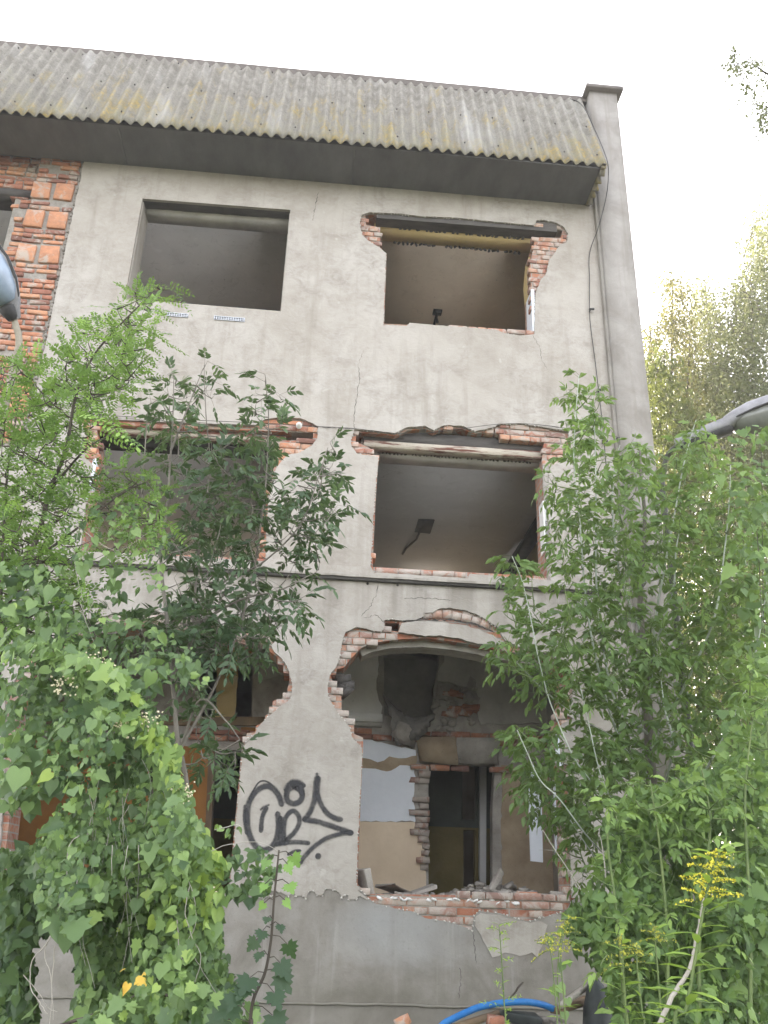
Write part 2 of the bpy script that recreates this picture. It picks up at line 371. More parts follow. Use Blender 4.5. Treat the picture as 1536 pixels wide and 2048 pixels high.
M_stemg = m_simple('green_stem', (.08, .13, .045), (.17, .22, .08), 8, .6, .2)
M_dead = m_simple('bleached_dead_wood', (.25, .23, .19), (.52, .49, .44), 14, .85, .4, stretch=(1, 1, .3), speck=(.12, .11, .09))
M_steel = m_simple('weathered_steel', (.19, .19, .205), (.34, .34, .365), 7, .5, .2, metal=.1)
M_steeld = m_simple('dark_steel', (.03, .03, .032), (.07, .07, .072), 9, .6, .2, metal=.2)
M_pole = m_simple('painted_pole', (.06, .06, .055), (.13, .13, .12), 9, .6, .3)
M_poleb = m_simple('beige_pole', (.20, .18, .14), (.34, .31, .25), 9, .7, .3)
M_bowl = m_glass('smoky_lamp_bowl', (.20, .21, .19)); M_bowlb = m_glass('blue_lamp_bowl', (.32, .40, .52))
M_hose = m_simple('blue_plastic_pipe', (.01, .13, .42), (.03, .22, .58), 9, .5, .15, spec=.4, speck=(.12, .2, .3))
M_blackp = m_simple('black_plastic', (.018, .022, .024), (.045, .055, .055), 6, .55, .1)
M_cable = m_simple('black_cable', (.02, .02, .02), (.06, .06, .06), 6, .6, .05)
M_metalw = m_simple('galvanised_grille', (.55, .58, .64), (.7, .73, .8), 20, .45, .1, metal=.3)
M_cloth = m_simple('dusty_felt', (.12, .115, .11), (.22, .21, .2), 5, .95, .4)
M_spray = m_spray()

# ------------------------------------------------------------ ground
def ground():
    b = NB('weedy_soil'); f = b.noise(2.5, 6, .7); g = b.noise(20, 5, .7)
    c = b.ramp(f, [(.35, (.045, .05, .02)), (.5, (.09, .085, .05)), (.68, (.14, .12, .09))])
    c = b.mix(b.ramp(g, [(.45, 0), (.65, .7)]), c, (.05, .075, .025))
    b.pbr(c, .95, b.bump(g, .8, .04))
    a = Acc(); N = 60
    xs = np.sign(np.linspace(-1, 1, N))*np.abs(np.linspace(-1, 1, N))**3*600
    X, Y = np.meshgrid(xs, xs+0); Z = np.zeros_like(X)
    near = (np.abs(X) < 30) & (np.abs(Y) < 30)
    Z = np.where(near, .03*np.sin(X*2.1)*np.cos(Y*1.7)-.02, -.02)
    V = np.stack([X.ravel(), Y.ravel(), Z.ravel()], 1)
    i, j = np.meshgrid(np.arange(N-1), np.arange(N-1), indexing='ij'); k = i*N+j
    F = np.stack([k, k+1, k+N+1, k+N], -1).reshape(-1, 4)
    a.raw(V, F.ravel(), np.full(len(F), 4), np.full(len(V), .5))
    tag(a.build('ground', b.m), 'weedy soil ground in front of the ruined building', 'ground', kind='structure')
ground()

# ============================================================ the ruined building
bld = empty('abandoned_building', (0, 0, 0))
tag(bld, 'three storey derelict building with grey plaster, smashed window openings and a corrugated mansard', 'building')
XR = 3.50          # where the end pilaster starts
XL = -9.0

# outlines traced on the facade plane (photo pixels)
W1v = [(-2.61, 9.90), (-.68, 9.92), (-.68, 8.29), (-2.61, 8.30)]
W2v = xz([(731,424),(1127,456),(1124,471),(1072,470),(1068,495),(1061,529),(1064,576),(1066,660),(769,643),(774,504),(761,492),(761,450),(733,445)])
W2p = xz([(722,430),(740,424),(760,425),(800,427),(840,432),(910,435),(1000,444),(1068,450),(1074,440),(1085,439),(1110,444),(1128,453),(1137,468),(1133,485),(1122,488),(1110,505),(1098,520),(1094,545),(1082,560),(1075,575),(1071,590),(1069,668),(1040,671),(1005,665),(990,659),(960,657),(820,646),(812,652),(766,651),(767,640),(772,506),(762,497),(735,480),(724,470),(719,445)])
W3v = xz([(192,842),(300,848),(420,854),(530,858),(626,862),(626,876),(556,878),(554,908),(545,940),(531,1010),(526,1118),(165,1103),(180,969),(197,912),(193,871)])
W3p = xz([(150,834),(200,838),(300,842),(420,848),(510,850),(530,838),(560,834),(600,836),(625,846),(636,853),(634,878),(625,890),(600,905),(575,910),(565,920),(552,938),(548,948),(536,1010),(530,1122),(160,1106),(176,972),(186,930),(170,915),(165,895),(172,870),(165,850)])
W4v = xz([(713,861),(760,864),(790,868),(815,857),(850,854),(868,861),(890,853),(925,854),(950,864),(985,858),(998,854),(1002,872),(1090,882),(1086,917),(1090,1000),(1094,1113),(1097,1150),(960,1143),(746,1131),(752,1000),(758,913),(742,909),(740,892),(712,880)])
W4p = xz([(709,858),(760,862),(790,866),(815,854),(850,851),(868,860),(890,850),(925,851),(950,862),(985,855),(1000,848),(1045,847),(1090,855),(1138,862),(1138,900),(1120,925),(1100,932),(1094,1000),(1100,1060),(1101,1168),(1062,1166),(1052,1158),(960,1152),(952,1160),(750,1149),(741,1132),(749,1000),(756,914),(742,911),(714,907),(703,893),(702,876)])
W5v = xz([(30,1420),(75,1335),(150,1280),(230,1255),(300,1250),(380,1262),(440,1275),(500,1288),(503,1276),(530,1277),(541,1302),(555,1312),(555,1326),(566,1328),(567,1344),(578,1345),(579,1365),(575,1373),(575,1392),(545,1400),(544,1421),(530,1430),(529,1439),(519,1447),(511,1450),(510,1463),(493,1465),(492,1480),(485,1493),(481,1515),(462,1722),(455,1790),(0,1770),(20,1600)])
W5p = xz([(10,1400),(50,1320),(130,1255),(230,1226),(310,1222),(380,1235),(440,1250),(490,1262),(548,1270),(552,1282),(542,1290),(548,1303),(562,1315),(572,1328),(578,1342),(584,1362),(582,1395),(574,1404),(560,1413),(548,1424),(535,1434),(524,1446),(514,1456),(511,1466),(496,1476),(488,1492),(484,1515),(465,1722),(458,1797),(-10,1777),(8,1600)])
W6v = xz([(722,1294),(745,1284),(790,1277),(850,1274),(900,1280),(960,1290),(1000,1298),(1090,1312),(1135,1345),(1128,1400),(1120,1450),(1118,1528),(1132,1560),(1136,1700),(1140,1792),(735,1788),(716,1768),(722,1600),(727,1493),(727,1474),(709,1466),(708,1441),(693,1436),(684,1420),(683,1390),(672,1372),(664,1357),(662,1348),(672,1347),(674,1336),(688,1333),(701,1316),(707,1310)])
W6gap = xz([(771,1243),(803,1244),(797,1261),(772,1257)])
W6p = xz([(712,1254),(730,1256),(748,1262),(762,1263),(768,1258),(769,1240),(785,1238),(805,1241),(830,1240),(848,1232),(847,1226),(865,1225),(882,1216),(900,1215),(932,1220),(962,1233),(980,1244),(996,1256),(1012,1282),(1050,1298),(1098,1306),(1142,1338),(1150,1370),(1136,1430),(1168,1450),(1162,1530),(1138,1556),(1140,1700),(1145,1796),(1135,1822),(1080,1836),(1060,1842),(1038,1838),(1000,1826),(960,1822),(949,1832),(945,1862),(908,1846),(880,1841),(850,1836),(822,1822),(790,1817),(755,1809),(737,1797),(722,1782),(712,1768),(719,1600),(725,1500),(720,1490),(705,1476),(700,1456),(689,1441),(676,1427),(667,1411),(657,1395),(655,1370),(660,1348),(671,1336),(676,1325),(680,1310),(684,1286),(691,1264)])

def rg(poly, amp=.008, step=.045): return ragged(poly, amp, step)
# --- masonry core of the front wall (0.045 .. 0.40)
core_out = [(XL, .0), (XR+.02, .0), (XR+.02, 10.6), (-3.46, 10.6), (-3.46, 6.2), (-3.46, 6.19), (XL, 6.19)]
prism('masonry_wall', core_out, [[(-2.63, 10.12), (-.66, 10.12), (-.66, 8.27), (-2.63, 8.28)], W2v, W3v, W4v, W5v, W6v, W6gap], .046, .40, MCB, bld)
# --- light plaster skin (0 .. 0.045)
rb = ragged([(XL, 1.63)] + xz([(0,1775),(300,1783),(440,1785),(520,1790),(580,1786),(600,1792),(660,1784),(700,1792),(735,1797)]), .034, .032, False)
pl_out = [(XL, 6.17)] + rb
wp6 = ragged(W6p, .006, .05); 
# W6 sits on the lower edge of the skin: follow its outline above z 1.66, the plinth takes the rest
def skin_edge(poly, z0):
    i0 = [i for i in range(len(poly)) if poly[i][1] > z0]
    # left-bottom -> over the top -> right-bottom
    pts = [poly[i] for i in i0]
    k = min(range(len(pts)), key=lambda i: (pts[i][0]*0+abs(pts[i][1]-z0)) if pts[i][0] < 1 else 9)
    pts = pts[k:]+pts[:k]
    return pts
n6 = len(wp6)
kl = min(range(n6), key=lambda i: abs(wp6[i][1]-1.70)+abs(wp6[i][0]-.57)*3)
kr = min(range(n6), key=lambda i: abs(wp6[i][1]-1.66)+abs(wp6[i][0]-2.72)*3)
top6 = []; i = kl
while i != kr: top6.append(wp6[i]); i = (i-1) % n6 if False else (i+1) % n6
# polygon is clockwise from the top-left: left-bottom index grows towards the top-left
top6.append(wp6[kr])
pl_out += [(.545, 1.665)] + top6 + ragged([(2.78, 1.66), (3.1, 1.62), (XR+.01, 1.64)], .02, .05, False) + [(XR+.01, 10.58), (-3.45, 10.58)] + ragged([(-3.45, 10.5), (-3.43, 6.18)], .006, .06, False) + [(-3.45, 6.17)]
prism('plaster', pl_out, [W1v, rg(W2p, .004), rg(W3p, .005), rg(W4p, .005), rg(W5p, .006)], 0.0, .045, MP, bld)
# --- darker plinth render, a little thinner, with the broken bite under the big opening
pz = [p for p in wp6]
bite = [p for p in wp6 if p[1] < 1.76]
bite.sort(key=lambda p: math.atan2(p[1]-1.8, p[0]-1.6))
pb = ragged(xz([(722,1779),(737,1797),(755,1809),(790,1817),(822,1822),(850,1836),(880,1841),(908,1846),(945,1862),(949,1832),(960,1822),(1000,1826),(1038,1838),(1060,1842),(1080,1836),(1135,1822),(1147,1800)]), .008, .045, False)
prism('plinth', [(XL, .0), (XR+.01, .0), (XR+.01, 1.70), (2.79, 1.70)] + pb[::-1] + [(.56, 1.70), (-.50, 1.70), (-.52, 1.58), (-2.9, 1.55), (-2.95, 1.70), (XL, 1.70)], [], .013, .0455, MPL, bld)
a = Acc(); box(a, (XL, -.045, 0), (XR-.02, .012, .705), .5); 
tag(a.build('plinth_foot', MPL, bld))
a = Acc()
tube(a, [(x, -.047, .705+random.uniform(-.006, .006)) for x in np.arange(-5, XR-.02, .12)], .012, 5); a.build('plinth_edge', M_pil, bld)
# pale patch of rougher plaster on the plinth, and a thick crust line round the bite
pt = ragged(xz([(951,1834),(962,1826),(1000,1830),(1036,1842),(1062,1846),(1082,1842),(1095,1850),(1088,1880),(1076,1916),(1064,1905),(1040,1912),(1010,1905),(985,1915),(975,1895),(962,1870),(950,1852)]), .008, .05)
prism('plaster_patch', pt, [], .004, .014, MP, bld)

# --- loose bricks showing where the skin is gone
def brick_zone(name, zone, void, extra_void=(), y=.03, L=.125, depth=.10, x0=0.0, val=None, skip=.04, grow=0.0, both=False, mat=None):
    a = Acc(); zs = [p[1] for p in zone]; xs = [p[0] for p in zone]; n = 0
    row = int(min(zs)/.077)
    while row*.077 < max(zs)+.08:
        z = row*.077; off = (L/2 if row % 2 else 0)+x0
        x = math.floor((min(xs)-.3)/L)*L+off
        while x < max(xs)+.2:
            long = random.random() < .5
            w_ = L*2 if long else L
            cx = x+w_/2; cz = z+.033
            ok = inside((cx, cz), zone) and not inside((cx, cz), void) and not any(inside((cx, cz), e) for e in extra_void)
            if long and not (ok and not inside((x+.03, cz), void) and not inside((x+w_-.03, cz), void)):
                w_ = L; cx = x+w_/2
                ok = inside((cx, cz), zone) and not inside((cx, cz), void) and not any(inside((cx, cz), e) for e in extra_void)
            if ok and random.random() > skip:
                yy = y+random.uniform(-.006, .012); v = random.random()
                e = rotm('Y', random.gauss(0, .012))
                box(a, (x+.006+random.uniform(0,.004), yy, z+random.uniform(0,.004)), (x+w_-.006-random.uniform(0,.004), y+depth, z+.065+random.uniform(-.003,.003)), v if val is None else val(v), .0022, e); n += 1
            x += w_
        row += 1
    if n:
        o = a.build(name, mat or MB, bld)
        bv = o.modifiers.new('b', 'BEVEL'); bv.width = .004; bv.segments = 1
        return o
brick_zone('exposed_brickwork', W2p, W2v, y=.028, mat=MB3)
brick_zone('exposed_brickwork', W3p, W3v, y=.028)
brick_zone('exposed_brickwork', W4p, W4v, (xz([(1060,935),(1130,935),(1130,1180),(1060,1180)]), xz([(730,1120),(1130,1140),(1130,1190),(730,1170)])), y=.026, depth=.2, mat=MB3)
prism('broken_jamb_plaster', ragged(xz([(1086,930),(1101,930),(1096,1000),(1101,1060),(1102,1160),(1096,1160),(1094,1113),(1089,1000)]), .004, .05), [], .02, .045, M_conc, bld)
brick_zone('exposed_brickwork', W5p, W5v, y=.028, mat=MB2)
top6z = xz([(798,1300),(798,1255),(850,1236),(900,1236),(985,1262),(1100,1300),(1100,1330)])
brick_zone('exposed_brickwork', W6p, W6v, (W6gap, top6z, xz([(700,1502),(745,1502),(745,1775),(700,1775)]), xz([(846,1212),(900,1210),(990,1248),(1000,1270),(900,1240),(846,1236)])), y=.028, depth=.16, L=.14, x0=.05, mat=MB2)
# whitish mortar crust on top of the broken sill
a = Acc()
def chunk(acc, c, s, val=.5, flat=1.0, k=None):
    """an irregular angular lump"""
    bm = bmesh.new(); bmesh.ops.create_icosphere(bm, subdivisions=1, radius=1.0)
    vs = np.array([v.co[:] for v in bm.verts]); fs = [[v.index for v in f.verts] for f in bm.faces]; bm.free()
    vs = np.clip(vs*1.25, -.8, .8); vs *= rng.uniform(.72, 1.18, (len(vs), 1))
    s = np.array(s if hasattr(s, '__len__') else (s, s, s*flat))
    R = np.array(Matrix.Rotation(random.uniform(0, 6.28), 3, 'Z') @ Matrix.Rotation(random.uniform(-.5, .5), 3, 'X') @ Matrix.Rotation(random.uniform(-.5, .5), 3, 'Y'))
    acc.add((vs*s) @ R.T + np.array(c), fs, val)
crust = xz([(722,1786),(760,1793),(820,1797),(900,1797),(960,1801),(1010,1802),(1050,1806)])
for (x0, z0), (x1, z1) in zip(crust, crust[1:]):
    for t in np.linspace(0, 1, 9): chunk(a, (x0+(x1-x0)*t, random.uniform(.03, .12), z0+(z1-z0)*t-.012+random.uniform(-.006, .006)), (.035, .04, .013))
a.build('mortar_crust', M_white, bld)
# crumbly white edge where the plaster skin has broken (same material as the wall's inside coat)
a = Acc()
for poly, lo in ((W6p, 0), (W5p, 0), (W2p, 0), (W4p, 0)):
    r_ = ragged(poly, .004, .035)
    for p, q in zip(r_, r_[1:]+r_[:1]):
        if math.dist(p, q) > .2 or p[0] < -2.6: continue
        if poly is W5p and p[1] < 2.0: continue
        if random.random() < .62: chunk(a, (p[0], .012+random.uniform(-.004, .01), p[1]), (random.uniform(.006, .018), .012, random.uniform(.006, .015)))
for q in rb:
    if -1.2 < q[0] < .6:
        chunk(a, (q[0], .006, q[1]-.004), (random.uniform(.008, .02), .008, random.uniform(.006, .016)))
a.build('broken_plaster_edge', m_simple('broken_plaster', (.42, .40, .37), (.62, .60, .56), 20, .95, .4), bld)

# --- brick panel and pier at the top left (plaster gone altogether)
a = Acc()
box(a, (XL, .15, 6.19), (-3.47, .40, 9.15)); box(a, (XL, .15, 9.9), (-3.47, .40, 10.6)); box(a, (-4.24, .151, 9.14), (-3.47, .399, 9.91)); box(a, (XL, .151, 9.14), (-6.4, .399, 9.91))
a = Acc()
prism('brick_backing_wall', [(XL, 6.2), (-3.44, 6.2), (-3.44, 10.6), (XL, 10.6)], [[(-6.4, 8.30), (-4.26, 8.30), (-4.26, 9.86), (-6.4, 9.86)]], .135, .40, M_mortar, bld)
prism('pier_core', [(-4.02, 6.2), (-3.47, 6.2), (-3.47, 10.6), (-4.02, 10.6)], [], .05, .134, M_mortar, bld)
row = 0
blocks = xz([(86,399),(129,401),(68,447),(115,451),(55,515),(99,517)])
def hb(x, z, w_=.27, h=.20): return (x-w_/2, z-h/2, x+w_/2, z+h/2)
big = [(-3.92, 9.92), (-3.63, 9.92), (-3.92, 9.45), (-3.63, 9.45), (-3.92, 8.90), (-3.63, 8.90)]
for bx_, bz_ in big:
    box(a, (bx_-.115, .015, bz_-.13), (bx_+.115, .12, bz_+.13), .80+random.uniform(-.05, .05), .004, rotm('Y', random.gauss(0, .02)))
for row in range(0, 57):
    z = 6.22+row*.077
    # pier
    for x0, x1 in (((-4.02, -3.77), (-3.75, -3.50)) if row % 2 else ((-4.02, -3.89), (-3.88, -3.63), (-3.615, -3.48))):
        if any(z+.065 > q[1]-.14 and z < q[1]+.14 for q in big): continue
        yy = .02+random.uniform(-.01, .016)
        if random.random() < .04: continue
        box(a, (x0+random.uniform(0, .012), yy, z+random.uniform(0, .006)), (x1-random.uniform(0, .014), .13, z+.062+random.uniform(-.006, .003)), random.random(), .0035, rotm('Y', random.gauss(0, .022)))
    # panel
    x = -6.8+(.13 if row % 2 else 0)
    while x < -4.06:
        w_ = random.choice([.12, .25, .25]); cx = x+w_/2
        if not (-6.42 < cx < -4.24 and 8.26 < z+.03 < 9.94) and random.random() > .03:
            box(a, (x+random.uniform(0, .01), .112+random.uniform(-.012, .016), z+random.uniform(0, .006)), (min(x+w_-.012, -4.035), .21, z+.062+random.uniform(-.005, .003)), random.random(), .0035, rotm('Y', random.gauss(0, .02)))
        x += w_
o = a.build('exposed_brickwork', MB, bld); bv = o.modifiers.new('b', 'BEVEL'); bv.width = .005; bv.segments = 1
a = Acc(); box(a, (-6.6, .098, 9.86), (-4.05, .40, 9.97), .5, .003); a.build('lintel', M_lint, bld)
a = Acc()      # rough mortar joint closing the pier against the plaster
for z in np.arange(6.25, 10.5, .05): chunk(a, (-3.465+random.uniform(-.012, .012), .05+random.uniform(-.01, .02), z), (.022, .03, .035))
a.build('mortar_joint', M_mortar, bld)

# --- plastered reveals of the intact top-left opening
prism('plaster_reveal', [(-2.64, 8.26), (-.65, 8.26), (-.65, 9.90), (-.692, 9.90), (-.692, 8.30), (-2.598, 8.31), (-2.598, 9.89), (-2.64, 9.89)], [], .047, .398, MP, bld)
# --- lintels
prism('lintel', ragged([(-2.64, 9.905), (-.65, 9.925), (-.65, 10.08), (-2.64, 10.08)], .004, .08), [], .047, .19, M_lint, bld)
a = Acc(); box(a, (-2.7, .191, 9.86), (-.6, .41, 10.14)); a.build('inner_lintel', M_grey, bld)
zl = at(731,424)[2]
prism('lintel', [(.47, 9.935), (2.93, 9.955), (2.93, 10.1), (.47, 10.1)], [], .03, .2, M_lint, bld)
a = Acc(); box(a, (.45, .201, 9.88), (2.85, .41, 10.14)); a.build('inner_lintel', M_ochre, bld)
a = Acc()
for x in np.arange(.75, 2.5, .06):
    if random.random() < .75: chunk(a, (x, .41+random.uniform(-.01, .01), 9.875), (.04, .02, .016))
    if random.random() < .75: chunk(a, (x, .20, 9.932), (.04, .02, .02))
a.build('ragged_plaster', M_lint, bld)
a = Acc(); box(a, (-2.68, .10, 6.47), (-.5, .2, 6.58), .5, .003); a.build('lintel', M_rust, bld)
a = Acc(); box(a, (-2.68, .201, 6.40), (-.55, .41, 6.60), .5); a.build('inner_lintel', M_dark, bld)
a = Acc(); box(a, (.43, .085, 6.515), (2.66, .19, 6.60), .5, .004); box(a, (.43, .05, 6.495), (2.66, .19, 6.512), .5, .004)
a.build('steel_lintel', M_rust, bld)
a = Acc(); box(a, (.40, .191, 6.46), (2.70, .41, 6.765)); a.build('inner_lintel', M_grey, bld)
a = Acc(); box(a, (.42, .13, 6.601), (2.68, .1905, 6.765)); a.build('shaded_recess_fill', M_lint, bld)  # dark fill puts the recess shade into its colour
a = Acc(); box(a, (-2.72, .14, 6.581), (-.5, .2005, 6.765)); box(a, (-2.72, .2015, 6.6005), (-.5, .409, 6.764)); a.build('shaded_recess_fill', M_lint, bld)  # same dark-coloured recess shade over the left opening
a = Acc()
for x in np.arange(.62, 2.5, .045): 
    if random.random() < .8: chunk(a, (x, .192, 6.49+random.uniform(-.006, .006)), (.03, .012, .018))
a.build('ragged_plaster', M_lint, bld)

# --- brick course on the sill of the right-hand middle opening
a = Acc(); x = .62
while x < 1.62:
    w_ = random.choice([.22, .25, .13]); box(a, (x, -.058, 4.875), (x+w_-.014, .2, 4.94), random.uniform(.4, .8), .003); x += w_
x = 2.38
box(a, (2.30, -.055, 4.86), (2.53, .2, 4.925), .55, .003)
a.build('sill_bricks', MB2, bld)
# --- string course below the middle windows
def strip(name, secs, y0, y1, mat):
    a = Acc()
    for x0, x1, z0, z1 in secs: box(a, (x0, y0, z0), (x1, y1, z1), .5)
    return a.build(name, mat, bld)
prism('string_course', ragged([(XL, 4.84), (XR-.002, 4.81), (XR-.002, 4.90), (2.56, 4.90), (1.66, 4.925), (1.64, 4.87), (.60, 4.875), (.56, 4.94), (.45, 4.935), (XL, 4.95)], .004, .12), [], -.065, -.001, MP, bld)
strip('string_course_shadow', [(XL, XR-.004, 4.785, 4.822)], -.045, -.002, M_lint)  # dark strip put under the ledge as its shadow line

# --- arch of the big ground-floor opening: fallen plaster band and radial brick arch
frag = ragged(xz([(803,1247),(840,1243),(885,1245),(935,1252),(985,1270),(1012,1287),(985,1293),(940,1284),(915,1276),(880,1271),(850,1273),(825,1268),(797,1265)]), .007, .04)
prism('arch_fragment', frag, [], -.012, .11, MP, bld)
def arch_bricks(name, pts, h, y0, y1, w_=.085):
    a = Acc(); P = np.array(xz(pts)); d = np.concatenate([[0], np.cumsum(np.linalg.norm(np.diff(P, axis=0), axis=1))])
    s = 0
    while s < d[-1]-w_*.5:
        x = np.interp(s+w_/2, d, P[:, 0]); z = np.interp(s+w_/2, d, P[:, 1])
        x2 = np.interp(min(s+w_, d[-1]), d, P[:, 0])-np.interp(s, d, P[:, 0]); z2 = np.interp(min(s+w_, d[-1]), d, P[:, 1])-np.interp(s, d, P[:, 1])
        ang = math.atan2(z2, x2)
        R = np.array(Matrix.Rotation(-ang, 3, 'Y'))
        hh = h*random.uniform(.8, 1.05)
        box(a, (x-w_/2+.005, y0+random.uniform(-.006, .008), z), (x+w_/2-.005, y1, z+hh), random.random()*.9+.05, .003, R); s += w_
    return a.build(name, MB2, bld)
arch_bricks('arch_bricks', [(845,1237),(870,1234),(900,1235),(935,1242),(965,1251),(990,1263)], .09, .018, .12, .11)
arch_bricks('arch_bricks', [(60,1330),(130,1278),(210,1252),(300,1247),(380,1258),(440,1271),(500,1284),(545,1290)], .15, .016, .2, .085)
prism('arch_ring', ragged(xz([(722,1293),(745,1283),(790,1277),(850,1274),(900,1280),(960,1290),(1000,1298),(1090,1312),(1090,1325),(1000,1310),(960,1301),(900,1291),(850,1286),(790,1288),(745,1296),(726,1305)]), .003, .06), [], .16, .43, M_conc, bld)

# --- end pilaster with cap and thin roof flashing
a = Acc(); box(a, (XR, -.12, 0), (3.905, .6, 12.5), .5); pil = a.build('pilaster', M_pil, bld)
a = Acc(); box(a, (XR-.06, -.19, 12.505), (3.985, .7, 12.575)); a.build('cap', M_flash, pil)
bm = bmesh.new(); me = pil.data
prism('pilaster_ridge', [(XR-.045, 0), (XR-.003, 0), (XR-.003, 10.6), (XR-.045, 10.6)], [], -.07, -.002, M_pil, bld, .006)

# --- corrugated mansard cladding
def corrugated(name, x0, x1, top, bot, mat, lam=.147, amp=.024, rows=14, per=1.03, thick=.007):
    a = Acc(); nx = int((x1-x0)/lam*10); xs = np.linspace(x0, x1, nx)
    top = np.array(top, float); bot = np.array(bot, float); d = bot-top; L = np.linalg.norm(d); d /= L; nrm = np.array([0, d[1]*0-d[1]*0, 0])
    nv = np.array([-d[1], d[0]])    # (y, z) normal
    if nv[0] > 0: nv = -nv
    for side in (0, 1):
        ph = xs/lam*2*math.pi
        sheet = np.floor((xs-x0)/per); so_ = (np.sin(sheet*12.9)*.5+.5)
        V = []
        for r_ in range(rows+1):
            t = r_/rows; sag = .012*math.sin(t*5)
            h = amp*np.cos(ph)+so_*.012+.004*np.sin(xs*3.1+t*4)-side*thick
            ext = (t == 1)*(so_*.035-.015)+(t == 0)*(np.cos(sheet*7)*.02)
            y = top[0]+d[0]*(L*t+ext)+nv[0]*h; z = top[1]+d[1]*(L*t+ext)+nv[1]*h
            V.append(np.stack([xs, y, z], 1))
        V = np.concatenate(V); i, j = np.meshgrid(np.arange(rows), np.arange(nx-1), indexing='ij'); k = i*nx+j
        F = np.stack([k, k+1, k+nx+1, k+nx], -1).reshape(-1, 4)
        a.raw(V, F.ravel(), np.full(len(F), 4), np.full(len(V), .5))
    b0 = rows*nx; n1 = (rows+1)*nx; j = np.arange(nx-1)
    F = np.stack([b0+j, b0+j+1, n1+b0+j+1, n1+b0+j], -1); a.raw(np.zeros((0, 3)), (F-2*n1).ravel(), np.full(len(F), 4), np.zeros(0))
    i = np.arange(rows); F = np.stack([i*nx+nx-1, (i+1)*nx+nx-1, n1+(i+1)*nx+nx-1, n1+i*nx+nx-1], -1); a.raw(np.zeros((0, 3)), (F-2*n1).ravel(), np.full(len(F), 4), np.zeros(0))
    return a.build(name, mat, bld, True)
corrugated('corrugated_cladding', XL, 3.43, (-.005, 12.43), (-.715, 10.455), MR, amp=.027)
a = Acc()
for ft in (.07, .5, .93):
    for x in np.arange(XL+.4, 3.4, .147*3):
        if x < -5.3: continue
        q = np.array([x+.012*0, -.005-.695*ft-.034, 12.43-1.91*ft+.012]); chunk(a, q, (.013, .012, .013))
a.build('roof_bolt', M_lint, bld)
prism('soffit', [(XL, 10.44), (3.34, 10.44), (3.34, 10.465), (XL, 10.465)], [], -.672, -.001, M_soffit, bld)
a = Acc()
for x in (-2.9, .1): box(a, (x, -.62, 10.432), (x+.03, -.01, 10.4395))
a.build('soffit_batten', M_soffit, bld)
a = Acc(); box(a, (XL, -.635, 10.47), (3.32, -.60, 10.54)); a.build('eave_board', M_soffit, bld)
# jagged mossy end of the soffit sheet
pr = [(-.70, 10.50)]+[(-.70+t*.70, 10.405+.028*math.sin(t*34)+.01*random.random()) for t in np.linspace(0, 1, 40)]+[(-.001, 10.50)]
a = Acc(); n_ = len(pr)
V = np.array([(3.345, y, z) for y, z in pr]+[(3.405+.012*math.sin(y*50), y, z) for y, z in pr])
a.add(V, [list(range(n_)), list(range(2*n_-1, n_-1, -1))]+[(i, n_+i, n_+(i+1) % n_, (i+1) % n_) for i in range(n_)])
V2 = V.copy(); a.build('sheet_end', MR, bld)
a = Acc()   # timber backing hidden behind the cladding, and roof deck
a.add(np.array([(XL, .05, 10.47), (XL, -.60, 10.53), (XL, .05, 12.38), (3.40, .05, 10.47), (3.40, -.60, 10.53), (3.40, .05, 12.38)]), [(0, 1, 2), (5, 4, 3), (0, 3, 4, 1), (1, 4, 5, 2), (2, 5, 3, 0)])
a.build('mansard_backing', M_soffit, bld)
prism('roof_flashing', ragged([(XL, 12.42), (XR-.003, 12.44), (XR-.003, 12.545), (XL, 12.56)], .006, .5), [], .02, .15, M_flash, bld)

M_palefloor = m_simple('pale_bounce_floor', (.3, .28, .25), (.5, .47, .43), 3, .95, .4)  # interior floor made pale to bounce light up to the ceilings
# --- shell: floors, ceilings, partitions, back wall, gable
def slab(name, lo, hi, mat, jit=0):
    a = Acc(); box(a, lo, hi, .5, jit); return a.build(name, mat, bld)
BK = 7.6
slab('gable_wall', (3.62, .601, 0), (3.90, BK, 12.4), M_pil)
slab('gable_wall', (XL-.3, .0, 0), (XL-.001, BK, 12.4), M_pil)
prism('rear_wall', [(XL-.3, 0), (3.9, 0), (3.9, 12.4), (XL-.3, 12.4)], [[(x, z), (x+1.5, z), (x+1.5, z+.7), (x, z+.7)] for x in (-6.2, -2.4, .8) for z in (5.3, 8.4)], BK+.001, BK+.3, M_pil, bld)  # unseen rear openings added to let light onto the ceilings
slab('roof_deck', (XL, .151, 12.36), (3.615, BK, 12.5), M_flash)
slab('attic_wall', (XL, .06, 10.61), (3.49, .15, 12.35), MCB)
slab('upper_ceiling', (XL, .415, 10.16), (.148, BK, 10.4), M_ceil_d)
slab('upper_ceiling', (.15, .415, 10.16), (3.61, BK, 10.4), M_ceil_b)
slab('middle_ceiling', (XL, .415, 6.77), (.148, BK, 6.98), M_ceil_d)
slab('middle_ceiling', (.15, .415, 6.77), (3.61, BK, 6.98), M_ceil_g)
slab('upper_floor', (XL, .416, 6.985), (3.605, BK-.01, 7.0), M_palefloor)
slab('floor_slab', (XL, .405, 4.68), (3.61, BK, 4.88), M_palefloor)
slab('ground_slab', (XL, .405, .6), (3.61, BK, .8), M_conc)
for z0, z1, m1, m2 in ((7.005, 10.155, M_grey, M_ochre), (4.885, 6.765, M_grey, M_ochre)):
    slab('partition_wall', (-.06, .405, z0), (.07, 6.2, z1), m1)
    slab('partition_wall', (3.27, .405, z0), (3.40, 6.2, z1), m2)
slab('partition_wall', (-.14, .405, .805), (.02, 2.195, 4.675), M_tan)
slab('partition_wall', (3.06, .405, .805), (3.22, 2.195, 4.675), M_white)
slab('partition_wall', (-5.6, .405, .805), (-5.45, 4.6, 4.675), M_orange)
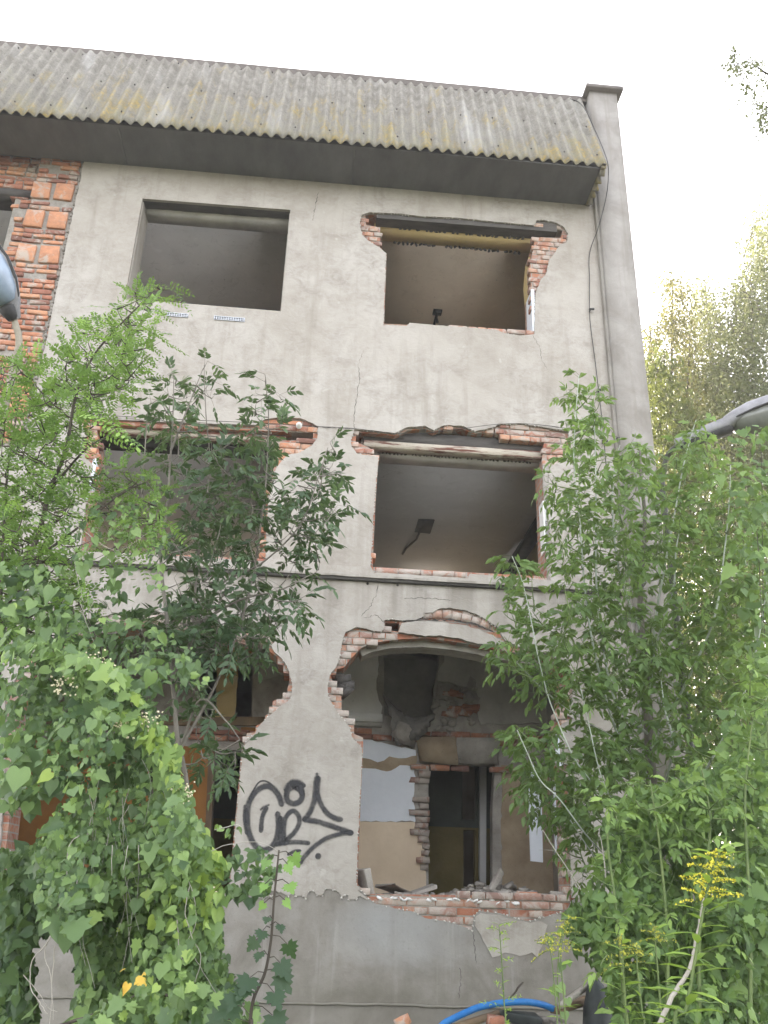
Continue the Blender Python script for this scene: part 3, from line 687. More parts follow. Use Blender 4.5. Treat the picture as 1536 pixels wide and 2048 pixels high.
# marks on the ceilings
a = Acc(); box(a, (3.10, .415, 6.62), (3.268, 6.1, 6.769)); a.build('ceiling_beam_shadow', M_dark, bld)  # dark box put in for the diagonal beam shadow
a = Acc(); p = at(850, 1050, 0)
box(a, (1.42, 2.75, 6.755), (1.66, 3.25, 6.7695), .5, .01); tube(a, [(1.5, 3.05, 6.755), (1.46, 3.4, 6.70), (1.36, 3.9, 6.74), (1.33, 4.2, 6.75)], .018, 6); a.build('ceiling_lamp_rose', M_soffit, bld)
a = Acc()
tube(a, [(1.61, 2.28, 10.158), (1.60, 2.30, 10.06), (1.62, 2.31, 9.98)], .02, 6); box(a, (1.54, 2.2, 10.135), (1.68, 2.34, 10.1595)); tube(a, [(1.61, 2.35, 10.15), (1.6, 2.8, 10.14)], .022)
a.build('ceiling_hook', M_dark, bld)
prism('peeling_plaster', [(1.55, 6.70), (2.05, 6.72), (2.1, 6.78), (1.6, 6.765)], [], .62, .66, M_ceil_b, bld)

# --- ground-floor rear walls, seen through the broken openings (plane Y = 2.2)
YB = 2.2
M_brown = m_simple('brownish_stained_plaster', (.24, .18, .12), (.42, .34, .24), 3, .9, .4, speck=(.16, .12, .09))
def bx(pts): return xz(pts, YB)
up = bx([(768,1283),(872,1280),(880,1300),(876,1340),(868,1380),(866,1436),(800,1440),(766,1430)])
dn = bx([(857,1530),(990,1530),(985,1620),(985,1800),(857,1800)])
lo = bx([(405,1250),(436,1250),(432,1440),(398,1440)]); lo2 = bx([(482,1250),(507,1250),(503,1440),(470,1440)])
ld = bx([(430,1500),(482,1500),(470,1800),(418,1800)])
prism('rear_partition', [(XL, .805), (3.6, .805), (3.6, 4.675), (XL, 4.675)], [ragged(up, .012, .07), dn, lo, lo2, ld], YB, YB+.16, M_conc, bld)
def patch(name, pts, th, mat, amp=.012, holes=()): return prism(name, ragged(bx(pts), amp, .06), list(holes), YB-th, YB-.0005, mat, bld)
patch('wall_plaster', [(640,1250),(756,1250),(754,1300),(757,1330),(752,1370),(756,1400),(764,1412),(762,1434),(640,1430)], .022, M_white)
patch('wall_plaster', [(882,1265),(1010,1275),(1010,1400),(955,1395),(953,1360),(938,1352),(930,1375),(905,1368),(876,1362),(874,1345),(888,1325),(886,1290)], .024, M_grey)
patch('concrete_patch', [(876,1368),(905,1372),(912,1385),(910,1402),(872,1400)], .05, M_conc)
patch('wall_plaster', [(965,1280),(1120,1290),(1120,1445),(960,1450),(952,1420),(962,1395),(968,1350)], .04, M_grey)
patch('wall_plaster', [(640,1475),(720,1474),(745,1482),(830,1500),(832,1512),(800,1516),(780,1514),(755,1526),(740,1518),(640,1520)], .02, M_blue)
patch('wall_plaster', [(640,1514),(735,1514),(757,1524),(782,1510),(835,1508),(830,1534),(800,1533),(772,1548),(768,1562),(762,1548),(750,1540),(722,1538),(640,1536)], .012, M_brown)
patch('wall_plaster', [(640,1534),(722,1536),(750,1538),(772,1545),(800,1531),(828,1533),(831,1560),(826,1600),(832,1643),(640,1641)], .021, M_blue)
patch('wall_plaster', [(1003,1532),(1200,1545),(1200,1790),(1003,1790)], .013, M_brown)
patch('dado_paint', [(640,1642.5),(834,1644.5),(846,1680),(850,1720),(853,1800),(640,1800)], .0205, M_tan, .004)
# ledge of the removed intermediate floor, brick band, block lintel
def pbox(name, x0, x1, y0, y1, dep, mat, j=.004, yb=YB):
    p = at(x0, y1, yb); q = at(x1, y0, yb); a = Acc(); box(a, (p[0], yb-dep, p[2]), (q[0], yb-.001, q[2]), random.random(), j); return a.build(name, mat, bld)
pbox('moulding', 640, 764, 1431, 1440, .10, M_white); pbox('moulding', 640, 764, 1441, 1450, .06, M_grey)
def bband(name, x0, x1, y0, rows, dep, yb=YB, sk=.1):
    p = at(x0, y0, yb); q = at(x1, y0, yb); a = Acc()
    for r_ in range(rows):
        x = p[0]-random.uniform(0, .1)
        while x < q[0]:
            if random.random() > sk: box(a, (x, yb-dep+random.uniform(-.02, .02), p[2]-.075*(r_+1)), (x+.235, yb-.001, p[2]-.075*r_-.012), random.uniform(0, .75), .005)
            x += .25
    return a.build(name, MB, bld)
bband('brick_band', 640, 1130, 1452, 2, .05); bband('brick_band', 830, 1010, 1527, 1, .07); bband('brick_band', 380, 520, 1455, 2, .05)
pbox('door_lintel', 836, 912, 1477, 1526, .11, M_brown, .03); pbox('door_lintel', 914, 1000, 1480, 1526, .07, M_conc, .03)
a = Acc()   # broken bricks of the door jamb
p = at(828, 1530, YB); q = at(857, 1700, YB); z = p[2]
while z > q[2]-.2:
    if random.random() < .85: box(a, (q[0]-random.uniform(.12, .26)*(.6 if z < p[2]-.8 else 1), YB-random.uniform(.03, .09), z-.066), (q[0]+random.uniform(-.01, .02), YB-.001, z), random.uniform(0, .6), .007)
    z -= .077
a.build('broken_door_jamb', MB2, bld)
a = Acc()
for _ in range(30): 
    px, py = random.uniform(866, 950), random.uniform(1362, 1460); v = at(px, py, YB-.03); chunk(a, v, (random.uniform(.03, .09), .05, random.uniform(.02, .05)), random.random()*.5)
a.build('broken_masonry', M_conc, bld)
a = Acc()
for _ in range(12): 
    px, py = random.uniform(895, 945), random.uniform(1385, 1430); v = at(px, py, YB-.04); box(a, v-[.1, .05, .03], v+[.1, .03, .03], random.uniform(.0, .5), .01, rotm('Y', random.uniform(-.3, .3)))
a.build('broken_masonry', MB, bld)
# left room: paint and doors
patch('wall_plaster', [(437,1250),(481,1250),(471,1438),(431,1438)], .016, M_ochre)
patch('wall_plaster', [(506,1250),(600,1250),(600,1352),(560,1350),(520,1360),(512,1330),(518,1300)], .02, M_grey)
patch('orange_paint', [(-60,1470),(352,1490),(420,1498),(412,1640),(408,1800),(-80,1800)], .014, M_orange, .004)
patch('orange_paint', [(482,1455),(640,1455),(640,1480),(486,1480)], .014, M_orange, .004)
patch('door_post', [(418,1498),(430,1498),(417,1800),(405,1800)], .04, M_wood, .002)
patch('concrete_band', [(-60,1432),(600,1436),(600,1452),(-60,1450)], .05, M_wood, .006)
# corridor behind: dado walls, door post
YC = 3.9
def cx(pts): return xz(pts, YC)
prism('corridor_wall', [(XL, 2.55), (3.6, 2.55), (3.6, 4.675), (XL, 4.675)], [cx([(925,1500),(952,1500),(952,1640),(925,1640)])], YC, YC+.12, M_green, bld)
prism('corridor_wall', [(XL, .805), (3.6, .805), (3.6, 2.549), (XL, 2.549)], [cx([(927,1660),(950,1660),(950,1780),(927,1780)])], YC+.001, YC+.119, M_olive, bld)
prism('door_post', cx([(948,1500),(960,1500),(958,1800),(946,1800)]), [], YC-.5, YC-.4, M_white, bld)
prism('door_post', cx([(975,1500),(1010,1500),(1010,1800),(975,1800)]), [], YC-.9, YC-.75, M_ochre, bld)
# white window boards on the right-hand side of the opening
prism('white_jamb_board', xz([(1056,1530),(1082,1532),(1086,1725),(1062,1722)], .9), [], .9, .94, M_blue, bld)
prism('white_jamb_board', xz([(1108,1532),(1130,1535),(1136,1722),(1112,1720)], .42), [], .42, .46, M_blue, bld)
prism('broken_jamb_plaster', ragged(xz([(1116,1462),(1124,1448),(1140,1440),(1160,1430),(1170,1450),(1158,1500),(1155,1532),(1120,1528),(1114,1500)]), .008, .05), [], -.006, .06, M_conc, bld)
prism('white_jamb_edge', xz([(1113,1462),(1118,1462),(1119,1520),(1126,1530),(1118,1532),(1112,1522)]), [], -.012, .03, M_blue, bld)
# window reveal boards on the upper openings (pale)
prism('white_reveal', xz([(1063,577),(1069,577),(1073,660),(1066,660)]), [], .02, .30, M_blue, bld)
prism('yellow_reveal', xz([(1060,540),(1064,495),(1069,493),(1068,560),(1063,577)]), [], .20, .39, M_ochre, bld)
prism('white_reveal', xz([(1086,1000),(1092,1000),(1098,1100),(1091,1100)]), [], .02, .2, M_white, bld)
prism('white_reveal', xz([(186,918),(196,914),(180,975),(170,1010),(168,1000)]), [], .01, .2, M_blue, bld)

# --- ventilation grilles under the top-left window
def grille(px, py, w_, h=.055):
    p = at(px, py); a = Acc(); x0, z0 = p[0], p[2]
    box(a, (x0, -.014, z0-h/2), (x0+w_, -.001, z0-h/2+.009)); box(a, (x0, -.014, z0+h/2-.009), (x0+w_, -.001, z0+h/2))
    box(a, (x0, -.014, z0-h/2+.009), (x0+.01, -.001, z0+h/2-.009)); box(a, (x0+w_-.01, -.014, z0-h/2+.009), (x0+w_, -.001, z0+h/2-.009))
    n = int(w_/.030)
    for i in range(n):
        x = x0+.012+i*(w_-.024)/n
        box(a, (x+.014, -.011, z0-h/2+.009), (x+.024, -.002, z0+h/2-.009))
    box(a, (x0+.01, -.0105, z0-.0035), (x0+w_-.01, -.003, z0+.0035))
    g = a.build('ventilation_grille', M_metalw, bld)
    b = Acc(); box(b, (x0+.011, -.0025, z0-h/2+.01), (x0+w_-.011, -.0008, z0+h/2-.01)); b.build('grille_backing', M_dark, g)
grille(334, 629, .26); grille(428, 636, .38)

# --- cracks
def crack(pts, w_=.006, n=8):
    P = []
    for (x0, z0), (x1, z1) in zip(pts, pts[1:]):
        for t in np.linspace(0, 1, n, endpoint=False): P.append((x0+(x1-x0)*t+random.uniform(-.009, .009), z0+(z1-z0)*t+random.uniform(-.009, .009)))
    P.append(pts[-1]); a = Acc(); P = np.array(P); T = np.gradient(P, axis=0); T /= np.linalg.norm(T, axis=1, keepdims=True)+1e-9
    N_ = np.stack([-T[:, 1], T[:, 0]], 1); ws = w_*rng.uniform(.2, 1, len(P)); ws[0] = ws[-1] = .001
    A = P+N_*ws[:, None]/2; B = P-N_*ws[:, None]/2
    yo = -.0012
    V = np.array([(p[0], yo, p[1]) for p in A]+[(p[0], yo, p[1]) for p in B]); m = len(P)
    a.add(V, [(i, i+1, m+i+1, m+i) for i in range(m-1)]); return a
def crackpx(pts, w_=.006, mat=None): crack(xz(pts), w_).build('crack', M_crack, bld)
crackpx([(637,384),(632,405),(628,425),(626,442)], .011)
crackpx([(716,732),(719,760),(712,800),(708,840),(709,858)], .008)
crackpx([(727,700),(722,715),(716,732)], .004)
crackpx([(636,854),(680,856),(709,858)], .012)
crackpx([(758,1155),(754,1185),(742,1210),(722,1233)], .008)
crackpx([(728,1236),(752,1230),(762,1240),(770,1246)], .007)
crackpx([(807,1198),(840,1196),(880,1198),(905,1201)], .006)
crackpx([(988,1250),(1005,1262),(1030,1266),(1050,1272)], .008)
crackpx([(803,1243),(850,1239),(900,1240),(950,1248),(990,1266)], .025)
crackpx([(1065,670),(1080,695),(1083,720),(1095,740)], .005)
crackpx([(160,832),(300,840),(430,848),(520,850)], .008)
crackpx([(1100,852),(1140,860),(1160,864),(1220,872)], .008)
a = crack(xz([(946,1862),(950,1890),(952,1930)]), .008); [v.__setitem__((slice(None), 1), -.0) for v in a.v]
for v in a.v: v[:, 1] = .0118
a.build('crack', M_crack, bld)
a = crack(xz([(920,1935),(922,1960),(918,1998)]), .006)
for v in a.v: v[:, 1] = .0118
a.build('crack', M_crack, bld)

# --- graffiti tag on the pier, sprayed strokes a hair above the plaster
def stroke(acc, pts, w_, k, fade=0.0, fade_ends=0):
    P = smooth_path([(p[0], p[1], 0) for p in pts], 7)[:, :2]
    T = np.gradient(P, axis=0); T /= np.linalg.norm(T, axis=1, keepdims=True)+1e-9; N_ = np.stack([-T[:, 1], T[:, 0]], 1)
    # round ends
    e0 = P[0]-T[0]*w_*.45; e1 = P[-1]+T[-1]*w_*.45
    cols = (-1, -.72, -.35, 0, .35, .72, 1); V = []; vals = []
    n = len(P)
    Wd = np.full(n, w_/2)
    yo = -.0012-k*.0003
    allP = np.vstack([e0, P[0]-T[0]*w_*.25, P, P[-1]+T[-1]*w_*.25, e1]); allN = np.vstack([N_[0], N_[0], N_, N_[-1], N_[-1]]); Wd = np.concatenate([[.001, w_*.38], Wd, [w_*.38, .001]])
    for c in cols:
        for i in range(len(allP)):
            q = allP[i]+allN[i]*Wd[i]*c; V.append((q[0], yo, q[1])); end = 1 if i in (0, len(allP)-1) else 0
            vals.append(max(abs(c)*(1-fade*.0), end)+fade)
    n = len(allP); F = [(r_*n+i, r_*n+i+1, (r_+1)*n+i+1, (r_+1)*n+i) for r_ in range(len(cols)-1) for i in range(n-1)]
    acc.add(np.array(V), F, np.array(vals))
def G(pts): return xz([(460+x/5.12, 1520+y/5.12) for x, y in pts])
a = Acc(); S = 1/5.12/190
strokes = [
 ([(528,450),(500,370),(450,300),(390,268),(320,285),(245,345),(190,450),(175,600),(195,750),(245,860),(315,918),(385,915),(440,875),(480,800),(497,700),(495,600),(488,555)], 62, 0),
 ([(200,400),(240,310),(290,235),(340,213),(400,232),(455,285)], 20, .1),
 ([(150,480),(145,600),(165,740)], 55, .45),
 ([(372,495),(335,570),(322,650),(318,722)], 48, 0), ([(385,465),(350,480),(325,500)], 60, .6),
 ([(520,600),(522,720),(520,850)], 56, .05),
 ([(555,830),(550,700),(570,590),(640,522),(700,570),(708,650),(660,740),(600,800),(560,850)], 52, 0),
 ([(480,865),(560,850),(680,840),(800,850)], 48, .05), ([(600,965),(660,935),(715,930)], 34, .05),
 ([(655,272),(722,310),(738,370),(712,425),(655,447),(598,425),(578,370),(598,305),(655,272)], 60, 0),
 ([(580,290),(620,240),(680,225),(740,255)], 95, .4), ([(570,350),(590,260)], 70, .6), ([(735,330),(715,250),(640,240)], 80, .25),
 ([(890,195),(875,300),(862,420),(815,540),(765,605)], 64, .12), ([(905,190),(897,330),(925,440),(995,545),(1080,598),(1135,608)], 56, .05),
 ([(765,610),(900,632),(1080,690),(1240,745)], 58, .05), ([(1240,745),(1130,757),(980,805),(855,892),(765,985),(722,1050)], 52, .12),
 ([(890,170),(888,215)], 110, .62)]
for k, (p, w_, f) in enumerate(strokes): stroke(a, G(p), w_*S*1.15, k, f*.8)
ang = np.linspace(0, 2*math.pi, 20, endpoint=False); c = G([(903, 985)])[0]; r_ = 30*S
V = [(c[0], -.0075, c[1])]+[(c[0]+r_*math.cos(t), -.0075, c[1]+r_*math.sin(t)) for t in ang]
a.add(np.array(V), [(0, 1+i, 1+(i+1) % 20) for i in range(20)], np.array([0]+[.7]*20))
g = a.build('graffiti_tag', M_spray, bld); g['label'] = 'black spray-painted graffiti lettering on the pier between the ground-floor openings'

# --- rubble in the big opening
a = Acc()
for _ in range(520):
    x = random.uniform(.45, 2.95); y = random.uniform(.15, 2.1)
    h = 1.62+.20*math.exp(-((x-2.1)/.5)**2-((y-1.0)/.7)**2)+.05*math.exp(-((x-1.1)/.35)**2)
    s = random.uniform(.02, .085)
    chunk(a, (x, y, h-.10*random.random()-s*.3), (s, s*random.uniform(.6, 1), s*random.uniform(.25, .6)), random.random())
xs, ys = np.meshgrid(np.linspace(.42, 3.0, 26), np.linspace(.41, 2.19, 18)); zz = 1.54+.20*np.exp(-((xs-2.1)/.5)**2-((ys-1.0)/.7)**2)+.05*np.exp(-((xs-1.1)/.35)**2)+rng.normal(0, .012, xs.shape)
V = np.stack([xs.ravel(), ys.ravel(), zz.ravel()], 1); n1 = 26; i, j = np.meshgrid(np.arange(17), np.arange(25), indexing='ij'); k = i*n1+j
F = np.stack([k, k+1, k+n1+1, k+n1], -1).reshape(-1, 4); a.raw(V, F.ravel(), np.full(len(F), 4), np.full(len(V), .5))
tag(a.build('rubble', M_conc), 'heap of dusty masonry rubble inside the large right-hand ground-floor opening', 'rubble', kind='stuff')
def lump(name, px, py, Y, s, mat, label, cat, rx=0, shape=None, group=None, jit=.012):
    p = at(px, py, Y); o = empty(name, p) if False else None
    a = Acc(); R = np.array(Matrix.Rotation(random.uniform(-.6, .6), 3, 'Z') @ Matrix.Rotation(rx, 3, 'Y'))
    box(a, p-np.array(s)/2, p+np.array(s)/2, random.uniform(.2, .8), jit, R); ob = a.build(name, mat)
    bv = ob.modifiers.new('b', 'BEVEL'); bv.width = min(s)*.12; bv.segments = 2
    return tag(ob, label, cat, group)
lump('loose_brick', 1054, 1793, .10, (.20, .12, .10), MB, 'upright whole brick standing on the broken sill near the leafy right end', 'brick', .02)
lump('concrete_slab', 800, 1783, .5, (.42, .3, .04), M_conc, 'flat slanting slab of concrete in the rubble at the left of the sill', 'concrete slab', .25)
lump('concrete_slab', 842, 1782, .45, (.3, .22, .05), M_conc, 'small dark slab tipped up in the middle of the sill rubble', 'concrete slab', -.35)
lump('concrete_slab', 726, 1768, .22, (.06, .3, .28), M_conc, 'thin slab leaning against the left jamb of the big opening', 'concrete slab', -.3)
lump('concrete_slab', 988, 1770, .7, (.07, .08, .34), M_conc, 'long splinter of rubble sticking up from the heap inside the opening', 'concrete slab', .6)
lump('loose_brick', 1120, 1793, .12, (.22, .12, .08), M_conc, 'grey mortar-covered brick on the right end of the broken sill', 'brick', .05)
# broken slab corner jutting from the left jamb, dark
a = Acc(); v = at(686, 1366, .25)
for q in ((684,1360,.05),(680,1372,.03),(694,1370,.04),(676,1356,.03),(690,1385,.03)): chunk(a, at(q[0], q[1], .3), (.09, .12, .07), .3)
a.build('broken_jamb_masonry', M_lint, bld)
pbox('lighter_recess_panel', 720, 900, 1240, 1470, .05, M_grey, .004, 2.95)  # pale panel added behind the upper hole to lighten it
# sagging felt and a hanging concrete lump in the upper rear opening
a = Acc(); nx, nz = 16, 12; V = []
A_, B_ = at(764, 1388, YB-.12), at(872, 1428, YB-.12); C_, D_ = at(790, 1492, YB-.1), at(842, 1478, YB-.1)
for i in range(nz):
    for j in range(nx):
        s_, t = j/(nx-1), i/(nz-1); p = (A_*(1-s_)+B_*s_)*(1-t)+(C_*(1-s_)+D_*s_)*t
        p = p+np.array([0, -.10*math.sin(s_*9+t*2)*.5-.12*math.sin(t*3.1), -.16*math.sin(s_*math.pi)*(1-t)]); V.append(p+rng.normal(0, .014, 3))
a.add(np.array(V), [(i*nx+j, i*nx+j+1, (i+1)*nx+j+1, (i+1)*nx+j) for i in range(nz-1) for j in range(nx-1)])
o = a.build('roofing_felt', M_cloth); sm = o.modifiers.new('s', 'SOLIDIFY'); sm.thickness = .012
tag(o, 'grey sheet of felt sagging out of the dark upper hole in the rear wall', 'felt sheet')
a = Acc(); chunk(a, at(810, 1465, YB-.16), (.2, .12, .17)); 
tag(a.build('concrete_block', M_conc), 'hanging lump of concrete under the sagging felt inside the big opening', 'concrete lump')
# insulator and bits on the facade
a = Acc(); p = at(598, 851, -.02)
tube(a, [p+[0, .02, 0], p+[0, -.02, 0]], .035, 10); tube(a, [p+[0, -.02, 0], p+[0, -.05, 0]], .022, 10); a.build('insulator', M_white, bld)
for px, py in ((735, 1167), (795, 1170), (920, 1168)): 
    a = Acc(); tube(a, [at(px, py, 0), at(px, py, -.012)], .014, 8); a.build('bolt_hole', M_crack, bld)
a = Acc(); tube(a, [at(1235, 877, -.119), at(1235, 877, -.135)], .018, 8); a.build('bolt', M_crack, bld)

# --- loose cable down the right end
cb = empty('loose_cable', at(1155, 190, -.05)); tag(cb, 'thin black cable looping from the roof corner down beside the end pilaster', 'cable')
cp = [(1140,197,-.12),(1158,205,-.14),(1172,222,-.30),(1190,260,-.45),(1207,300,-.62),(1216,330,-.70),(1216,365,-.45),(1212,395,-.25),(1205,425,-.16),(1195,460,-.13),(1182,495,-.03),(1178,520,-.02),(1179,560,-.02),(1179,622,-.03),(1182,660,-.02),(1190,720,-.02),(1197,780,-.03),(1203,830,-.02),(1208,880,-.02),(1212,930,-.02)]
a = Acc(); tube(a, smooth_path(path(cp), 5), .0055, 5); a.build('wire', M_cable, cb)
for px, py in ((1179, 623), (1196, 784), (1205, 886)):
    p = at(px, py, 0); a = Acc(); tube(a, [p+[0, .0, 0], p+[0, -.05, 0]], .010, 6); tube(a, [p+[-.02, -.05, 0], p+[.045, -.05, .006]], .016, 8); a.build('clip', M_cable, cb)
# overhead wire remnants along the middle lintel
a = Acc(); tube(a, smooth_path(path([(120,824,-.03),(300,836,-.05),(520,846,-.04),(640,853,-.02),(709,857,-.02),(830,868,-.06),(1000,848,-.05),(1100,852,-.02),(1240,875,-.14)]), 6), .0035, 5)
tag(a.build('telephone_wire', M_cable), 'slack dark wire strung along the broken lintels of the middle storey', 'wire')

# ------------------------------------------------------------ street lamps
def loft(acc, secs, val=.5, caps=True):
    n = len(secs[0])
    V = np.concatenate(secs); F = []
    for k in range(len(secs)-1):
        for i in range(n): F.append((k*n+i, k*n+(i+1) % n, (k+1)*n+(i+1) % n, (k+1)*n+i))
    if caps: F += [tuple(range(n))[::-1], tuple((len(secs)-1)*n+i for i in range(n))]
    acc.add(V, F, val)
def street_lamp(name, tail, tip, down, label, base, polemat, bowlmat, sc_=1.0, arm=None, rp=.045, nk=1.0):
    root = empty(name, base); tag(root, label, 'street lamp', 'street lamps in front of the facade')
    tail = np.array(tail, float); tip = np.array(tip, float); ax = tip-tail; L = np.linalg.norm(ax); ax /= L
    up_ = -np.array(down, float); up_ -= ax*(up_ @ ax); up_ /= np.linalg.norm(up_); sd_ = np.cross(ax, up_)
    def sec(t, w_, h, hb, m=20, sq=.75):
        t = t*nk if t <= .42 else .42*nk+(t-.42)*(1-.42*nk)/.58
        c = tail+ax*L*t; out = []
        for i in range(m):
            a_ = 2*math.pi*i/m; cs, sn = math.cos(a_), math.sin(a_)
            x = w_*math.copysign(abs(cs)**sq, cs); y = (h if sn > 0 else hb)*math.copysign(abs(sn)**sq, sn)
            out.append(c+sd_*x+up_*y)
        return np.array(out)
    a = Acc()
    loft(a, [sec(t, w_*sc_, h*sc_, b_*sc_) for t, w_, h, b_ in ((0, .035, .03, .03), (.02, .045, .038, .04), (.42, .075, .058, .045), (.43, .085, .068, .05), (.5, .11, .085, .03), (.62, .148, .10, .02), (.78, .16, .098, .02), (.92, .13, .08, .02), (.985, .07, .045, .015), (1, .02, .015, .01))])
    a.build('housing', M_steel, root, False)
    a = Acc(); loft(a, [sec(t, w_*sc_, .012*sc_, .016*sc_) for t, w_ in ((.42, .06), (.5, .118), (.62, .157), (.78, .169), (.92, .14), (.99, .08))]); a.build('rim', M_steeld, root)
    a = Acc(); loft(a, [sec(t, w_*sc_, .004*sc_, b_*sc_, sq=.95) for t, w_, b_ in ((.455, .03, .02), (.48, .085, .07), (.56, .125, .125), (.68, .143, .15), (.8, .14, .145), (.9, .11, .11), (.96, .06, .06), (.975, .02, .02))]); a.build('glass_bowl', bowlmat, root, True)
    a = Acc(); loft(a, [sec(t, w_*sc_, -.02*sc_, b_*sc_) for t, w_, b_ in ((.01, .035, .05), (.1, .045, .062), (.44, .07, .07), (.46, .05, .05))]); a.build('clamp', M_steeld, root)
    a = Acc(); pts = smooth_path(arm, 8); tube(a, pts, np.linspace(rp*1.25, rp*.75, len(pts)), 12); a.build('pole', polemat, root, True)
    return root
t1 = at(1352, 886, -1.6); t2 = at(1590, 806, -1.9)
pb_ = at(1322, 950, -1.3); pb_[2] = 0
street_lamp('street_lamp', t1, t2, (0, 0, -1), 'grey street lamp head with smoky glass bowl among the right-hand foliage', pb_, M_pole, M_bowl, 1.38,
            np.array([pb_+[0, 0, -.1], pb_+[0, 0, 2.5], pb_+[0, 0, t1[2]-.5], pb_+[.01, -.03, t1[2]-.25], pb_*[1,1,0]*.5+t1*[.5,.5,1]-[0,0,.06], t1+(t2-t1)*.06]), .03)
t1 = at(30, 640, -3.4); t2 = at(-52, 475, -3.75)+np.array([0, 0, .0])
px0 = at(38, 690, -3.4)
street_lamp('street_lamp', t1, t2, (-.12, -.85, -.55), 'street lamp with a bluish bowl cropped by the left edge, before the bare brickwork', (px0[0], -3.4, 0), M_poleb, M_bowlb, 1.05,
            np.array([(px0[0], -3.4, -.1), (px0[0], -3.4, 2), (px0[0], -3.4, px0[2]-.4), px0, t1*.97+t2*.03]), .03, .3)

# ------------------------------------------------------------ things at the foot of the wall
a = Acc()
for _ in range(420):
    x = random.uniform(1.0, 3.2); y = random.uniform(-1.9, -.1); h = .72*math.exp(-((x-2.1)/.75)**2-((y+.8)/.7)**2)
    s = random.uniform(.03, .13); chunk(a, (x, y, max(.03, h-s*.5*random.random())), (s, s*random.uniform(.6, 1), s*random.uniform(.3, .7)))
xs, ys = np.meshgrid(np.linspace(.8, 3.4, 26), np.linspace(-2.1, -.05, 18)); zz = .68*np.exp(-((xs-2.1)/.75)**2-((ys+.8)/.7)**2)-.02+rng.normal(0, .015, xs.shape)
V = np.stack([xs.ravel(), ys.ravel(), zz.ravel()], 1); i, j = np.meshgrid(np.arange(17), np.arange(25), indexing='ij'); k = i*26+j
F = np.stack([k, k+1, k+27, k+26], -1).reshape(-1, 4); a.raw(V, F.ravel(), np.full(len(F), 4), np.full(len(V), .5))
tag(a.build('debris_heap', M_conc), 'heap of broken concrete against the foot of the wall under the blue pipe', 'debris', kind='stuff')
a = Acc(); tube(a, smooth_path(path([(870,2075,-1.35),(885,2050,-1.3),(905,2038,-1.28),(930,2026,-1.25),(960,2014,-1.2),(995,2007,-1.15),(1030,2004,-1.1),(1062,2005,-1.05),(1090,2011,-1.0),(1115,2022,-.95)]), 6), .026, 12)
tag(a.build('blue_pipe', M_hose, None, True), 'bright blue plastic pipe arching over the debris at the bottom', 'pipe')
def plank(name, p, q, w_, th, mat, label, cat, holes=False):
    p = np.array(p); q = np.array(q); d = q-p; L = np.linalg.norm(d); d /= L; s_ = np.cross(d, (0, 0, 1.)); s_ /= np.linalg.norm(s_); n_ = np.cross(s_, d)
    a = Acc(); R = np.stack([d, s_, n_], 1); box(a, (-L/2, -w_/2, -th/2), (L/2, w_/2, th/2), .5, .003); a.v[-1] = a.v[-1] @ R.T + (p+q)/2
    o = a.build(name, mat); return tag(o, label, cat)
plank('wooden_plank', at(900,2058,-1.1), at(1012,2022,-.9), .12, .03, M_wood, 'weathered plank lying beneath the left end of the blue pipe', 'plank')
plank('wooden_plank', at(1110,2022,-1.0), at(1180,1998,-.75), .10, .05, M_wood, 'short plank beside the dark plastic tub', 'plank')
plank('steel_bracket', at(1120,2012,-1.1), at(1172,1975,-.9), .05, .04, M_dead, 'pale rusty metal bar leaning against the dark plastic tub', 'metal bar')
a = Acc(); c0 = at(1192, 2010, -1.0)
sec_ = lambda z, r1, r2: np.array([(c0[0]+r1*math.cos(t)*(1 if math.cos(t) > 0 else .8), c0[1]+r2*math.sin(t), z) for t in np.linspace(0, 2*math.pi, 24, endpoint=False)])
loft(a, [sec_(.2, .16, .2), sec_(.5, .16, .19), sec_(.8, .13, .15), sec_(.98, .075, .08), sec_(1.03, .03, .03)])
tub = a.build('plastic_tub', M_blackp, None, True); tag(tub, 'dark green-black upturned plastic tub leaning at the wall among goldenrods', 'plastic tub')
a = Acc(); c1 = at(1040, 2034, -1.0); box(a, c1-[.16, .12, .05], c1+[.16, .12, .03], .5, .01, rotm('Y', .08)); 
o = a.build('plastic_crate', M_blackp); bv = o.modifiers.new('b', 'BEVEL'); bv.width = .01; tag(o, 'flattened black plastic crate under the blue pipe', 'crate')
a = Acc(); c1 = at(806, 2042, -1.6); chunk(a, c1, (.085, .07, .06), .8); tag(a.build('brick_rubble_piece', MB), 'broken orange brick lump lying left of the blue pipe', 'brick')
a = Acc(); c1 = at(992, 2044, -1.5); box(a, c1-[.06, .05, .03], c1+[.06, .05, .03], .5, .006, rotm('Y', .1)); tag(a.build('brick_rubble_piece', MB), 'half a pinkish brick on the debris below the pipe', 'brick')
a = Acc(); p1 = at(1090, 1995, -.6); tube(a, smooth_path(path([(1015,2000,-.7),(1030,1985,-.65),(1036,1975,-.65),(1046,1965,-.6)]), 5), .008, 6); tag(a.build('dead_stick', M_barkd), 'short dark stick poking up behind the blue pipe', 'stick')

